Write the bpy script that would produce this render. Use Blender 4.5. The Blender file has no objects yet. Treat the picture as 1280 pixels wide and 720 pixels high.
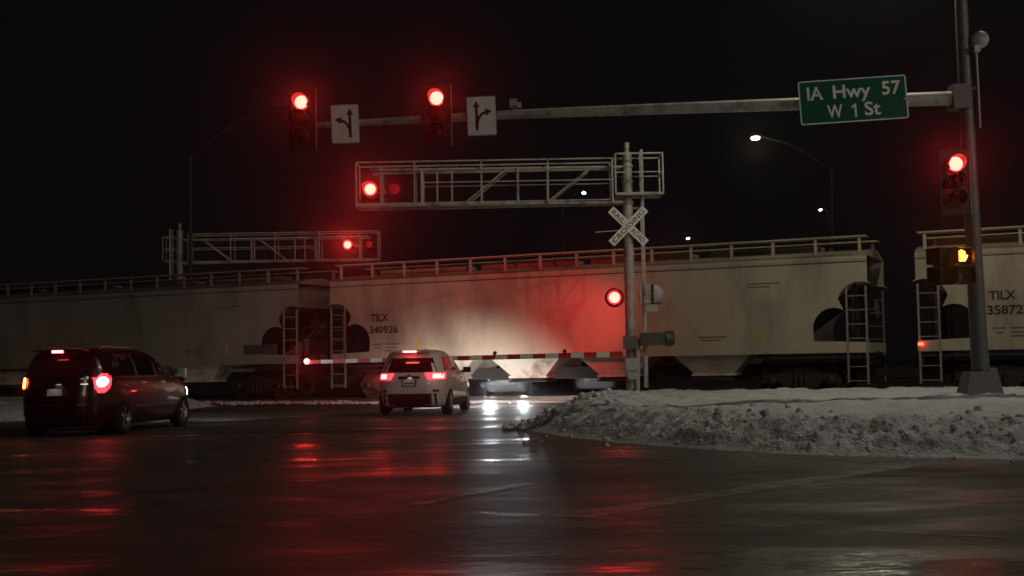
import bpy, math, random
from mathutils import Vector, Matrix, noise
random.seed(7)
S = bpy.context.scene
KEY = 1600; OCP = 850; HAZE = 0.00034
COL = S.collection
R = math.radians
F = 1600.0; HC = 1.25
PITCH = math.atan(96/F); ROLL = 0.0175
fwd = Vector((0, math.cos(PITCH), math.sin(PITCH)))
up0 = Vector((0, -math.sin(PITCH), math.cos(PITCH))); rt0 = Vector((1, 0, 0))
RT = rt0*math.cos(ROLL) - up0*math.sin(ROLL)
UP = rt0*math.sin(ROLL) + up0*math.cos(ROLL)
CAMP = Vector((0, 0, HC))
def at(px, py, Y):
    """the world point at distance Y ahead that the photograph shows at px, py"""
    d = fwd + RT*((px-640)/F) - UP*((py-360)/F)
    return CAMP + d*(Y/d.y)

# ---------------------------------------------------------------- camera, world
cam = bpy.data.cameras.new('camera'); co = bpy.data.objects.new('camera', cam); COL.objects.link(co)
m = Matrix((RT, UP, -fwd)).transposed().to_4x4(); m.translation = CAMP
co.matrix_world = m
cam.sensor_width = 36; cam.lens = F/1280*36; cam.clip_end = 2000; cam.clip_start = 0.05
S.camera = co
w = bpy.data.worlds.new('World'); S.world = w; w.use_nodes = True
wn = w.node_tree; bg = wn.nodes['Background']
bg.inputs[0].default_value = (.95, .85, 1.0, 1); bg.inputs[1].default_value = 0.0026
S.view_settings.view_transform = 'Standard'; S.view_settings.look = 'None'
S.view_settings.gamma = 1; S.view_settings.exposure = 0; S.view_settings.use_curve_mapping = False
S.render.engine = 'CYCLES'
S.cycles.use_denoising = True
try: S.cycles.denoiser = 'OPENIMAGEDENOISE'
except Exception: pass
S.cycles.max_bounces = 6; S.cycles.diffuse_bounces = 3; S.cycles.glossy_bounces = 3
S.cycles.volume_bounces = 0; S.cycles.transparent_max_bounces = 6
S.cycles.sample_clamp_indirect = 4; S.cycles.caustics_reflective = False; S.cycles.caustics_refractive = False

# ---------------------------------------------------------------- materials
MATS = {}
def mat(name, col, rough=.6, metal=0, var=.25, scale=4, bump=.0, bscale=40, coat=0, dirt=None, dirt_scale=1.5, spec=.5, stretch=None):
    if name in MATS: return MATS[name]
    m = bpy.data.materials.new(name); m.use_nodes = True; MATS[name] = m
    nt = m.node_tree; N = nt.nodes; L = nt.links; b = N['Principled BSDF']
    b.inputs['Roughness'].default_value = rough; b.inputs['Metallic'].default_value = metal
    b.inputs['Coat Weight'].default_value = coat; b.inputs['Coat Roughness'].default_value = .04
    b.inputs['Specular IOR Level'].default_value = spec
    tc = N.new('ShaderNodeTexCoord'); mp = N.new('ShaderNodeMapping'); L.new(tc.outputs['Object'], mp.inputs[0])
    if stretch: mp.inputs['Scale'].default_value = stretch
    n = N.new('ShaderNodeTexNoise'); n.inputs['Scale'].default_value = scale; n.inputs['Detail'].default_value = 6
    L.new(mp.outputs[0], n.inputs['Vector'])
    mx = N.new('ShaderNodeMix'); mx.data_type = 'RGBA'
    c = Vector(col)
    mx.inputs['A'].default_value = (*(c*(1-var)), 1); mx.inputs['B'].default_value = (*(c*(1+var)), 1)
    L.new(n.outputs['Fac'], mx.inputs['Factor']); out = mx.outputs['Result']
    if dirt:
        n2 = N.new('ShaderNodeTexNoise'); n2.inputs['Scale'].default_value = dirt_scale; n2.inputs['Detail'].default_value = 8; n2.inputs['Roughness'].default_value = .65
        L.new(mp.outputs[0], n2.inputs['Vector'])
        rp = N.new('ShaderNodeValToRGB'); rp.color_ramp.elements[0].position = .5; rp.color_ramp.elements[1].position = .68
        L.new(n2.outputs['Fac'], rp.inputs[0])
        m2 = N.new('ShaderNodeMix'); m2.data_type = 'RGBA'; L.new(rp.outputs[0], m2.inputs['Factor'])
        L.new(out, m2.inputs['A']); m2.inputs['B'].default_value = (*dirt, 1); out = m2.outputs['Result']
    L.new(out, b.inputs['Base Color'])
    if bump:
        n3 = N.new('ShaderNodeTexNoise'); n3.inputs['Scale'].default_value = bscale; n3.inputs['Detail'].default_value = 5
        L.new(mp.outputs[0], n3.inputs['Vector'])
        bp = N.new('ShaderNodeBump'); bp.inputs['Strength'].default_value = bump; bp.inputs['Distance'].default_value = .02
        L.new(n3.outputs['Fac'], bp.inputs['Height']); L.new(bp.outputs[0], b.inputs['Normal'])
    return m
def emis(name, col, st, base=(.1, .02, .02)):
    if name in MATS: return MATS[name]
    m = bpy.data.materials.new(name); m.use_nodes = True; MATS[name] = m
    b = m.node_tree.nodes['Principled BSDF']
    b.inputs['Base Color'].default_value = (*base, 1); b.inputs['Roughness'].default_value = .3
    b.inputs['Emission Color'].default_value = (*col, 1); b.inputs['Emission Strength'].default_value = st
    return m
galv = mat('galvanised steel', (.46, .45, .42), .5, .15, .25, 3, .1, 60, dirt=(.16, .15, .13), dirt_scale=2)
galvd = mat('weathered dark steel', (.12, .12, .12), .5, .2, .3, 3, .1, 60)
blackm = mat('black painted metal', (.006, .006, .006), .5, 0, .3, 8)
grey = mat('light grey paint', (.42, .43, .44), .45, .1, .12, 6, .05, 60, dirt=(.25, .25, .24))
white_s = mat('white sign sheeting', (.86, .86, .84), .5, 0, .06, 6, dirt=(.66, .66, .64), dirt_scale=4)
black_s = mat('black sign ink', (.012, .012, .012), .6)
green_s = mat('green sign sheeting', (.002, .105, .06), .6, 0, .15, 5, spec=.15)
green_box = mat('dark green housing paint', (.05, .075, .05), .5, .2, .3, 5)
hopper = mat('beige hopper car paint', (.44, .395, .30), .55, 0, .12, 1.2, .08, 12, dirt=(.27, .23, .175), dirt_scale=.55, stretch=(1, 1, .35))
hopper_dim = mat('dimmed grey hopper car paint', (.25, .24, .21), .6, 0, .15, 1.1, .08, 12, dirt=(.17, .155, .13), dirt_scale=.6, stretch=(1, 1, .3))  # dim light on the left car put into a darker paint colour
rusty = mat('rusty end sheet', (.05, .04, .034), .75, 0, .35, 2.5, .2, 30, dirt=(.08, .06, .05), dirt_scale=1.5)
under = mat('black underframe', (.022, .02, .018), .7, 0, .4, 4, .2, 30)
wheelm = mat('rusty wheel steel', (.06, .045, .035), .55, .5, .3, 6)
letter = mat('black stencil lettering', (.03, .025, .02), .7)
chutem = mat('lightened hopper chute paint', (.62, .59, .52), .5, 0, .15, 2, .1, 20, dirt=(.2, .17, .13), dirt_scale=1.2)  # raised above the body paint: headlight glow put into the colour
railm = mat('rail steel', (.16, .13, .11), .35, .8, .3, 5)
concrete = mat('concrete', (.26, .25, .24), .85, 0, .15, 5, .3, 50)
tyrem = mat('tyre rubber', (.014, .014, .014), .75, 0, .2, 10, .1, 60)
rimm = mat('alloy rim', (.38, .38, .39), .3, .85, .1, 6)
glassm = mat('dark tinted glass', (.008, .008, .009), .06, 0, .1, 3, coat=1)
vanp = mat('dark maroon car paint', (.014, .0025, .004), .3, 0, .12, 3, coat=.6)
suvp = mat('dusty silver car paint', (.74, .73, .72), .4, .1, .08, 2.5, coat=.6, dirt=(.6, .58, .56), dirt_scale=2)
trim = mat('black plastic trim', (.015, .015, .016), .55, 0, .2, 12)
chrome = mat('chrome trim', (.6, .6, .6), .15, 1, .05, 6)
visorm = mat('dark visor plastic', (.022, .022, .022), .7, spec=.2)
lampoff = mat('unlit red lens', (.16, .008, .008), .2, 0, .2, 20, coat=1)
dullred = emis('faintly glowing red lens', (1, .02, .03), .16)
redhot = emis('lit red lamp core', (1, .034, .024), 26)
redrim = emis('lit red lamp rim', (1, .012, .02), 5)
brake = emis('lit brake lamp', (1, .07, .07), 20)
brake2 = emis('brake lamp outer lens', (1, .02, .03), 6)
orange = emis('lit turn lamp', (1, .16, .03), 22)
handm = emis('lit amber hand', (1, .22, .02), 12)
sodium = emis('lit street lamp lens', (1, .93, .66), 18)
farlamp = emis('lit distant lamp lens', (.85, .92, 1), 22)
headl = emis('lit headlamp', (1, .97, .92), 9)
amber_off = mat('unlit amber lens', (.02, .012, .004), .4)
green_off = mat('unlit green lens', (.004, .014, .009), .4)
gate_r = mat('red reflective stripe', (.55, .03, .02), .45, 0, .1, 6)
gate_w = mat('white reflective stripe', (.78, .78, .76), .45, 0, .08, 6)
yellowm = mat('yellow reflector tape', (.5, .38, .05), .4)
platem = mat('licence plate', (.5, .5, .48), .45, 0, .1, 9)

# ---------------------------------------------------------------- mesh builder
class MB:
    def __init__(s, o=(0, 0, 0)): s.v = []; s.f = []; s.mi = []; s.o = Vector(o); s.sm = []
    def add(s, vs, fs, mi=0, smooth=False):
        k = len(s.v); s.v += [Vector(p)-s.o for p in vs]
        for f in fs: s.f.append([i+k for i in f]); s.mi.append(mi); s.sm.append(smooth)
        return s
    def box(s, c, d, rot=None, mi=0):
        c = Vector(c); M = rot or Matrix.Identity(3)
        vs = [c + M @ Vector((x*d[0]/2, y*d[1]/2, z*d[2]/2)) for z in (-1, 1) for y in (-1, 1) for x in (-1, 1)]
        return s.add(vs, [(0, 2, 3, 1), (4, 5, 7, 6), (0, 1, 5, 4), (2, 6, 7, 3), (0, 4, 6, 2), (1, 3, 7, 5)], mi)
    def box2(s, a, b, mi=0):
        a = Vector(a); b = Vector(b); return s.box((a+b)/2, [abs(b[i]-a[i]) for i in range(3)], mi=mi)
    def frame(s, p, q):
        d = (Vector(q)-Vector(p)).normalized(); h = Vector((0, 0, 1)) if abs(d.z) < .95 else Vector((0, 1, 0))
        a = d.cross(h).normalized(); return d, a, a.cross(d)
    def bar(s, p, q, wx, wz=None, mi=0):
        wz = wz or wx; p = Vector(p); q = Vector(q); d, a, b = s.frame(p, q)
        return s.box((p+q)/2, (wx, (q-p).length, wz), Matrix((a, d, b)).transposed(), mi)
    def tube(s, pts, r, n=12, mi=0, cap=True):
        pts = [Vector(p) for p in pts]; rs = r if isinstance(r, (list, tuple)) else [r]*len(pts)
        k = []
        for i, p in enumerate(pts):
            d, a, b = s.frame(pts[max(0, i-1)], pts[min(len(pts)-1, i+1)])
            k += [p + (a*math.cos(t)+b*math.sin(t))*rs[i] for t in [2*math.pi*j/n for j in range(n)]]
        fs = [(i*n+j, (i+1)*n+j, (i+1)*n+(j+1) % n, i*n+(j+1) % n) for i in range(len(pts)-1) for j in range(n)]
        s.add(k, fs, mi, True)
        if cap:
            s.add(k[:n], [list(range(n))], mi); s.add(k[-n:], [list(range(n))[::-1]], mi)
        return s
    def lathe(s, c, axis, prof, n=20, mi=0, cap=True):
        """prof: (radius, distance along axis)"""
        c = Vector(c); ax = Vector(axis).normalized(); d, a, b = s.frame(c, c+ax)
        k = [c + ax*h + (a*math.cos(2*math.pi*j/n)+b*math.sin(2*math.pi*j/n))*r for r, h in prof for j in range(n)]
        fs = [(i*n+j, (i+1)*n+j, (i+1)*n+(j+1) % n, i*n+(j+1) % n) for i in range(len(prof)-1) for j in range(n)]
        s.add(k, fs, mi, True)
        if cap and prof[0][0] > 1e-4: s.add(k[:n], [list(range(n))], mi)
        if cap and prof[-1][0] > 1e-4: s.add(k[-n:], [list(range(n))[::-1]], mi)
        return s
    def prism(s, poly, M, depth, mi=0):
        """2-D polygon extruded; M maps (x,y,z) to the frame, extruded along z"""
        n = len(poly)
        vs = [M @ Vector((x, y, 0)) for x, y in poly] + [M @ Vector((x, y, depth)) for x, y in poly]
        fs = [list(range(n))[::-1], [i+n for i in range(n)]] + [(i, (i+1) % n, (i+1) % n+n, i+n) for i in range(n)]
        return s.add(vs, fs, mi)
    def build(s, name, mats, parent=None, loc=None):
        me = bpy.data.meshes.new(name); me.from_pydata(s.v, [], s.f)
        for mm in (mats if isinstance(mats, (list, tuple)) else [mats]): me.materials.append(mm)
        me.polygons.foreach_set('material_index', s.mi); me.polygons.foreach_set('use_smooth', s.sm)
        me.update()
        o = bpy.data.objects.new(name, me); COL.objects.link(o)
        if parent: o.parent = parent
        if loc is not None: o.location = loc
        return o
def tag(o, label=None, cat=None, group=None, kind=None):
    if label: o['label'] = label
    if cat: o['category'] = cat
    if group: o['group'] = group
    if kind: o['kind'] = kind
    return o
def empty(name, loc, rz=0, **k):
    o = bpy.data.objects.new(name, None); COL.objects.link(o); o.location = loc; o.rotation_euler = (0, 0, rz)
    o.empty_display_size = .2
    return tag(o, **k)
def copy_tree(o, parent=None):
    c = o.copy(); COL.objects.link(c)
    if parent: c.parent = parent
    for ch in list(o.children): copy_tree(ch, c)
    return c
def text_geo(body, W, H, off=.012):
    """letters as flat polygons filling a W by H box centred on the origin"""
    cu = bpy.data.curves.new('t', 'FONT'); cu.body = body; cu.extrude = 0; cu.offset = off; cu.resolution_u = 3
    o = bpy.data.objects.new('t', cu); COL.objects.link(o)
    dg = bpy.context.evaluated_depsgraph_get(); me = bpy.data.meshes.new_from_object(o.evaluated_get(dg))
    vs = [v.co.copy() for v in me.vertices]; fs = [list(p.vertices) for p in me.polygons]
    bpy.data.objects.remove(o); bpy.data.curves.remove(cu); bpy.data.meshes.remove(me)
    x0 = min(v.x for v in vs); x1 = max(v.x for v in vs); y0 = min(v.y for v in vs); y1 = max(v.y for v in vs)
    for v in vs:
        v.x = ((v.x-x0)/(x1-x0)-.5)*W; v.y = ((v.y-y0)/(y1-y0)-.5)*H
    return vs, fs
def text_on(mb, body, W, H, M, mi=0, off=.012):
    vs, fs = text_geo(body, W, H, off); mb.add([M @ v for v in vs], fs, mi)
def rrect(W, H, r, n=5):
    pts = []
    for cx, cy, a0 in ((W/2-r, H/2-r, 0), (-W/2+r, H/2-r, 90), (-W/2+r, -H/2+r, 180), (W/2-r, -H/2+r, 270)):
        for i in range(n+1):
            a = R(a0+90*i/n); pts.append((cx+r*math.cos(a), cy+r*math.sin(a)))
    return pts
def face_frame(c, roll=0, yaw=0):
    """x to the right, y up, z toward the viewer"""
    c = Vector(c)
    Mx = Matrix((Vector((1, 0, 0)), Vector((0, 0, 1)), Vector((0, -1, 0)))).transposed().to_4x4()
    return Matrix.Translation(c) @ Matrix.Rotation(yaw, 4, 'Z') @ Mx @ Matrix.Rotation(roll, 4, 'Z')
def link_light(name, kind, loc, power, col, aim=None, size=.1, angle=None, blend=.5, parent=None):
    l = bpy.data.lights.new(name, kind); l.energy = power; l.color = col
    if kind in ('POINT', 'SPOT'): l.shadow_soft_size = size
    if kind == 'SPOT': l.spot_size = angle; l.spot_blend = blend
    o = bpy.data.objects.new(name, l); COL.objects.link(o); o.location = loc
    if aim is not None:
        o.rotation_euler = (Vector(aim)-Vector(loc)).to_track_quat('-Z', 'Y').to_euler()
    return o

# ---------------------------------------------------------------- ground
def sn(x, e0, e1):
    t = min(1, max(0, (x-e0)/(e1-e0))); return t*t*(3-2*t)
# train line: near face of the cars
TA = Vector((-6.52, 45.77)); TB = Vector((10.52, 37.80)); TD = (TB-TA).normalized(); TN = Vector((TD.y, -TD.x))  # TN points to the camera
PHI = math.atan2(TD.y, TD.x)
def tr(a, b=0, z=0):
    p = TA + TD*a + TN*b; return Vector((p.x, p.y, z))
def tdist(x, y): return (Vector((x, y))-TA).dot(TN)     # metres in front of the cars' near face

def ground_mat():
    m = mat('frozen dark ground', (.05, .05, .05), .85, 0, .4, .4, .3, 4, dirt=(.3, .31, .33), dirt_scale=.25); return m
b = MB(); b.add([(-900, -200, -.03), (900, -200, -.03), (900, 1300, -.03), (-900, 1300, -.03)], [(0, 1, 2, 3)])
tag(b.build('ground', ground_mat()), kind='structure')

def road_mat():
    m = bpy.data.materials.new('wet icy asphalt'); m.use_nodes = True; nt = m.node_tree; N = nt.nodes; L = nt.links; bs = N['Principled BSDF']
    tc = N.new('ShaderNodeTexCoord')
    def noi(sc, det=6, st=(1, 1, 1), rough=.6, rz=0):
        mp = N.new('ShaderNodeMapping'); mp.inputs['Scale'].default_value = st; mp.inputs['Rotation'].default_value = (0, 0, rz); L.new(tc.outputs['Object'], mp.inputs[0])
        n = N.new('ShaderNodeTexNoise'); n.inputs['Scale'].default_value = sc; n.inputs['Detail'].default_value = det; n.inputs['Roughness'].default_value = rough
        L.new(mp.outputs[0], n.inputs['Vector']); return n.outputs['Fac']
    def ramp(x, a, b_, c0, c1):
        r = N.new('ShaderNodeValToRGB'); r.color_ramp.elements[0].position = a; r.color_ramp.elements[1].position = b_
        r.color_ramp.elements[0].color = (*c0, 1); r.color_ramp.elements[1].color = (*c1, 1); L.new(x, r.inputs[0]); return r.outputs[0]
    def mixc(f, a, b_):
        x = N.new('ShaderNodeMix'); x.data_type = 'RGBA'; L.new(f, x.inputs['Factor'])
        for k, v in (('A', a), ('B', b_)):
            if isinstance(v, tuple): x.inputs[k].default_value = (*v, 1)
            else: L.new(v, x.inputs[k])
        return x.outputs['Result']
    base = ramp(noi(.9, 8), .3, .7, (.082, .078, .073), (.140, .133, .122))
    salt = ramp(noi(.35, 10, (1, .45, 1), .7, .25), .52, .75, (0, 0, 0), (.6, .6, .6))   # dried salt and packed slush
    c = mixc(salt, base, (.16, .155, .145))
    fine = ramp(noi(60, 3), .35, .7, (.75, .75, .75), (1.2, 1.2, 1.2))
    mu = N.new('ShaderNodeMix'); mu.data_type = 'RGBA'; mu.blend_type = 'MULTIPLY'; mu.inputs['Factor'].default_value = 1
    L.new(c, mu.inputs['A']); L.new(fine, mu.inputs['B']); L.new(mu.outputs['Result'], bs.inputs['Base Color']); bs.inputs['Specular IOR Level'].default_value = .34
    wet = ramp(noi(.9, 8, (.34, 1.1, 1), .68, -.12), .38, .54, (.13, .13, .13), (.60, .60, .60))
    patch = ramp(noi(.28, 5, (.7, 1, 1), .55, .4), .44, .60, (0, 0, 0), (1, 1, 1))
    wet = mixc(patch, wet, (.58, .58, .58))
    sp = N.new('ShaderNodeMapRange'); sp.inputs[3].default_value = .17; sp.inputs[4].default_value = .02; L.new(patch, sp.inputs[0]); L.new(sp.outputs[0], bs.inputs['Specular IOR Level'])
    L.new(wet, bs.inputs['Roughness'])
    n1 = noi(1.6, 4, (.8, 1.5, 1)); n2 = noi(7, 4, (.45, 2.2, 1)); n3 = noi(90, 2)
    def math_(op, a, b_):
        x = N.new('ShaderNodeMath'); x.operation = op
        for i, v in enumerate((a, b_)):
            if isinstance(v, float): x.inputs[i].default_value = v
            else: L.new(v, x.inputs[i])
        return x.outputs[0]
    h = math_('ADD', math_('MULTIPLY', n1, .5), math_('ADD', math_('MULTIPLY', n2, .34), math_('MULTIPLY', n3, .03)))
    bp = N.new('ShaderNodeBump'); bp.inputs['Strength'].default_value = .55; bp.inputs['Distance'].default_value = .06
    L.new(h, bp.inputs['Height']); L.new(bp.outputs[0], bs.inputs['Normal'])
    return m
roadm = road_mat()
b = MB(); b.add([(-40, -15, 0), (30, -15, 0), (30, 36, 0), (9, 60, 0), (18, 200, 0), (6, 200, 0), (-9.5, 44, 0), (-40, 34, 0)], [list(range(8))])
tag(b.build('road', roadm), kind='structure')
# worn paint bands and concrete joints
paint = mat('worn road paint', (.30, .29, .27), .5, 0, .5, 3, .2, 20, dirt=(.05, .048, .045), dirt_scale=2.2)
def gpt(px, py):
    d = fwd + RT*((px-640)/F) - UP*((py-360)/F); t = -HC/d.z; return CAMP + d*t
def worn(m, sc=5, lo=.42, hi=.62):
    nt = m.node_tree; N = nt.nodes; L = nt.links; tc = N.new('ShaderNodeTexCoord'); n = N.new('ShaderNodeTexNoise'); n.inputs['Scale'].default_value = sc; n.inputs['Detail'].default_value = 9; n.inputs['Roughness'].default_value = .7
    L.new(tc.outputs['Object'], n.inputs['Vector']); r = N.new('ShaderNodeMapRange'); r.inputs[1].default_value = lo; r.inputs[2].default_value = hi; r.inputs[4].default_value = .75
    L.new(n.outputs['Fac'], r.inputs[0]); L.new(r.outputs[0], N['Principled BSDF'].inputs['Alpha'])
worn(paint, 1.6, .26, .54)
b = MB()
def band(p, q, wd, z=.004, n=1):
    p = gpt(*p); q = gpt(*q); d = (q-p).normalized(); a = Vector((-d.y, d.x, 0))*wd/2
    b.add([Vector((v.x, v.y, z)) for v in (p-a, q-a, q+a, p+a)], [(0, 1, 2, 3)])
band((715, 646), (1150, 579), .34); band((520, 631), (662, 604), .16)
tag(b.build('crosswalk_paint', paint), kind='structure')
b = MB()
seam = mat('tar seam', (.085, .08, .075), .3, 0, .4, 5, dirt=(.035, .034, .033), dirt_scale=1.3)
worn(seam, 1.2, .38, .6)
band((600, 641), (1330, 676), .05, .005); band((-40, 632), (430, 598), .06, .005); band((350, 596), (700, 566), .05, .006)
tag(b.build('road_seams', seam), kind='structure')

# snow
def snow_mat(name, c0, dirt, dpos, sc):
    m = bpy.data.materials.new(name); m.use_nodes = True; nt = m.node_tree; N = nt.nodes; L = nt.links; bs = N['Principled BSDF']
    tc = N.new('ShaderNodeTexCoord')
    n = N.new('ShaderNodeTexNoise'); n.inputs['Scale'].default_value = sc; n.inputs['Detail'].default_value = 10; n.inputs['Roughness'].default_value = .7
    L.new(tc.outputs['Object'], n.inputs['Vector'])
    at_ = N.new('ShaderNodeAttribute'); at_.attribute_name = 'dirt'
    ad = N.new('ShaderNodeMath'); ad.operation = 'ADD'; L.new(n.outputs['Fac'], ad.inputs[0]); L.new(at_.outputs['Fac'], ad.inputs[1])
    r = N.new('ShaderNodeValToRGB'); r.color_ramp.elements[0].position = dpos; r.color_ramp.elements[1].position = dpos+.3
    r.color_ramp.elements[0].color = (*c0, 1); r.color_ramp.elements[1].color = (*dirt, 1)
    L.new(ad.outputs[0], r.inputs[0]); L.new(r.outputs[0], bs.inputs['Base Color'])
    bs.inputs['Roughness'].default_value = .6
    n2 = N.new('ShaderNodeTexNoise'); n2.inputs['Scale'].default_value = 14; n2.inputs['Detail'].default_value = 8
    L.new(tc.outputs['Object'], n2.inputs['Vector'])
    bp = N.new('ShaderNodeBump'); bp.inputs['Strength'].default_value = .8; bp.inputs['Distance'].default_value = .06
    L.new(n2.outputs['Fac'], bp.inputs['Height']); L.new(bp.outputs[0], bs.inputs['Normal'])
    return m
snowm = snow_mat('dirty ploughed snow', (.76, .81, .88), (.42, .43, .45), .48, 3.0)
def seg_dist(p, poly):
    best = 1e9
    for a, c in zip(poly, poly[1:]+poly[:1]):
        a = Vector(a); c = Vector(c); d = c-a; t = max(0, min(1, (p-a).dot(d)/d.length_squared)); best = min(best, (a+d*t-p).length)
    return best
def inside(p, poly):
    r = False; j = len(poly)-1
    for i in range(len(poly)):
        xi, yi = poly[i]; xj, yj = poly[j]
        if (yi > p.y) != (yj > p.y) and p.x < (xj-xi)*(p.y-yi)/(yj-yi)+xi: r = not r
        j = i
    return r
TRK0 = 1.1
def bank(name, poly, x0, x1, y0, y1, st, hfun):
    nx = int((x1-x0)/st); ny = int((y1-y0)/st); idx = {}; vs = []; dv = []
    keep = lambda x, y: True
    for j in range(ny+1):
        for i in range(nx+1):
            p = Vector((x0+i*st, y0+j*st)); ins = inside(p, poly)
            d = seg_dist(p, poly)
            if not ins and d > st*1.5: continue
            d = d if ins else -d
            z, dt = hfun(p.x, p.y, d)
            idx[i, j] = len(vs); vs.append((p.x, p.y, z)); dv.append(dt)
    fs = [(idx[i, j], idx[i+1, j], idx[i+1, j+1], idx[i, j+1]) for j in range(ny) for i in range(nx) if all(k in idx for k in ((i, j), (i+1, j), (i+1, j+1), (i, j+1)))]
    b = MB(); b.add(vs, fs, 0, True); o = b.build(name, snowm)
    a = o.data.attributes.new('dirt', 'FLOAT', 'POINT'); a.data.foreach_set('value', dv)
    return o
def fb(x, y, s, o=4): return noise.fractal(Vector((x*s, y*s, .3)), 1.0, 2.1, o)
polyR = [(0.0, 25.6), (.75, 22.4), (1.5, 20.4), (2.43, 18.7), (3.74, 16.9), (6.1, 15.5), (12, 14.2), (22, 13.5), (22, 31.2), (10.9, 36.4), (3.7, 39.8), (2.7, 38.6), (1.75, 35.0), (1.3, 31), (.4, 28)]
def chunk(x, y, s):
    p = Vector((x*s, y*s, 0)); dd, pp = noise.voronoi(p); q = pp[0]
    return min(1, (dd[1]-dd[0])*2.6)*(.2+.8*(noise.cell(q*7.31)*.5+.5))
def hR(x, y, d):
    # front windrow of ploughed lumps, smoother snow behind it
    fr = 1-sn(d, .8, 3.2); td = tdist(x, y)
    base = .36*sn(d, -.05, 1.5) + .10*sn(d, 1.5, 5)
    base += .22*math.exp(-((x-1.9)**2/1.6+(y-29.5)**2/9))
    base *= .25+.75*sn(td, .9, 3.0)
    lum = fb(x, y, 1.3)*.07 + (abs(fb(x+9, y, 2.2))*.09+abs(fb(x, y+4, 6.5, 3))*.05+chunk(x, y, 5.2)*.045+chunk(x+3.3, y, 9.5)*.035)*(.2+.9*fr)*sn(d, 0, .5) + fb(x, y, .5)*.03
    z = base + lum*sn(d, -.1, .5)
    if d < 0: z = -.05
    return z, .16*fr + .10*sn(8-x, 0, 8)*fr - .06
snR = bank('snow_ground', polyR, -.3, 22.2, 13.2, 40.1, .06, hR)
tag(snR, kind='structure')
polyL = [(-40, 31), (-16, 33), (-13.2, 33.3), (-11.2, 35.5), (-10.2, 41), (-9.9, 45.9)]
pe = [tr(-4.6, TRK0), tr(-36, TRK0)]
polyL = [(-38, 30.5), (-16, 33), (-13.0, 33.4), (-11.4, 36), (-10.6, 41), (-10.3, 44.5), (pe[0].x, pe[0].y), (pe[1].x, pe[1].y)]
def hL(x, y, d):
    z = .30*sn(d, -.05, 1.3) + (abs(fb(x+3, y, 1.9))*.18+fb(x, y, 5)*.04)*sn(d, 0, .6)
    z *= .25+.75*sn(tdist(x, y), .9, 2.5)
    if d < 0: z = -.05
    return z, .08*(1-sn(d, .3, 2))-.05
tag(bank('snow_ground', polyL, -38, -4, 30, 62, .22, hL), kind='structure')
def snow_z(x, y):
    p = Vector((x, y)); d = seg_dist(p, polyR)*(1 if inside(p, polyR) else -1); return hR(x, y, d)[0]
# loose lumps thrown along the bank foot and beside the rails: uncountable
lump = MB()
def blob(x, y, z, r):
    ps = []; n = 6
    for i in range(1, 4):
        for j in range(n):
            a = math.pi*i/4; t = 2*math.pi*(j+.5*i)/n; rr = r*random.uniform(.7, 1.25)
            ps.append((x+rr*math.sin(a)*math.cos(t), y+rr*math.sin(a)*math.sin(t), z+rr*.75*math.cos(a)))
    ps += [(x, y, z+r*.8), (x, y, z-r*.6)]
    fs = [(i*n+j, (i+1)*n+j, (i+1)*n+(j+1) % n, i*n+(j+1) % n) for i in range(2) for j in range(n)]
    fs += [(j, (j+1) % n, 18) for j in range(n)] + [(12+(j+1) % n, 12+j, 19) for j in range(n)]
    lump.add(ps, fs, 0, True)
front = [Vector(p) for p in polyR[:8]]
for k in range(900):
    i = random.randrange(len(front)-1); t = random.random(); p = front[i].lerp(front[i+1], t)
    if random.random() > (front[i+1]-front[i]).length/6: continue
    dd = (front[i+1]-front[i]).normalized(); nn = Vector((-dd.y, dd.x)); o_ = random.gauss(1.0, .9)
    x, y = p.x+nn.x*o_, p.y+nn.y*o_
    if o_ < .15 and random.random() > .25: continue
    r = min(.09, max(.012, random.lognormvariate(-3.6, .5)))
    if o_ < 0: r = min(r, .05)
    blob(x, y, max(0, snow_z(x, y))+r*.25, r)
for k in range(260):
    x = random.uniform(-.3, 2.2); y = random.uniform(25, 37); r = random.uniform(.02, .09)
    p = Vector((x, y))
    if inside(p, polyR) or seg_dist(p, polyR) < .4: blob(x, y, max(0, snow_z(x, y))+r*.2, r)
lo = lump.build('snow_lumps', snowm); a = lo.data.attributes.new('dirt', 'FLOAT', 'POINT'); a.data.foreach_set('value', [random.uniform(-.15, .1) for _ in lo.data.vertices])
tag(lo, 'grey lumps of ploughed snow littering the foot of the snow bank', 'snow lumps', kind='stuff')
lump = MB()
for k in range(900):
    a_ = random.uniform(-9, 8.5); b_ = random.gauss(.25, .35); p = tr(a_, b_); r = random.uniform(.03, .13)*(1 if a_ < 1 else .6)
    if random.random() < (.9 if a_ < 1.5 else .35): blob(p.x, p.y, r*.1, r)
lo = lump.build('slush', snow_mat('clean slush', (.7, .7, .7), (.3, .28, .25), .5, 3)); tag(lo, 'broken white slush lying along the near rail beneath the train', 'slush', kind='stuff')
a = lo.data.attributes.new('dirt', 'FLOAT', 'POINT'); a.data.foreach_set('value', [0]*len(lo.data.vertices))

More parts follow.
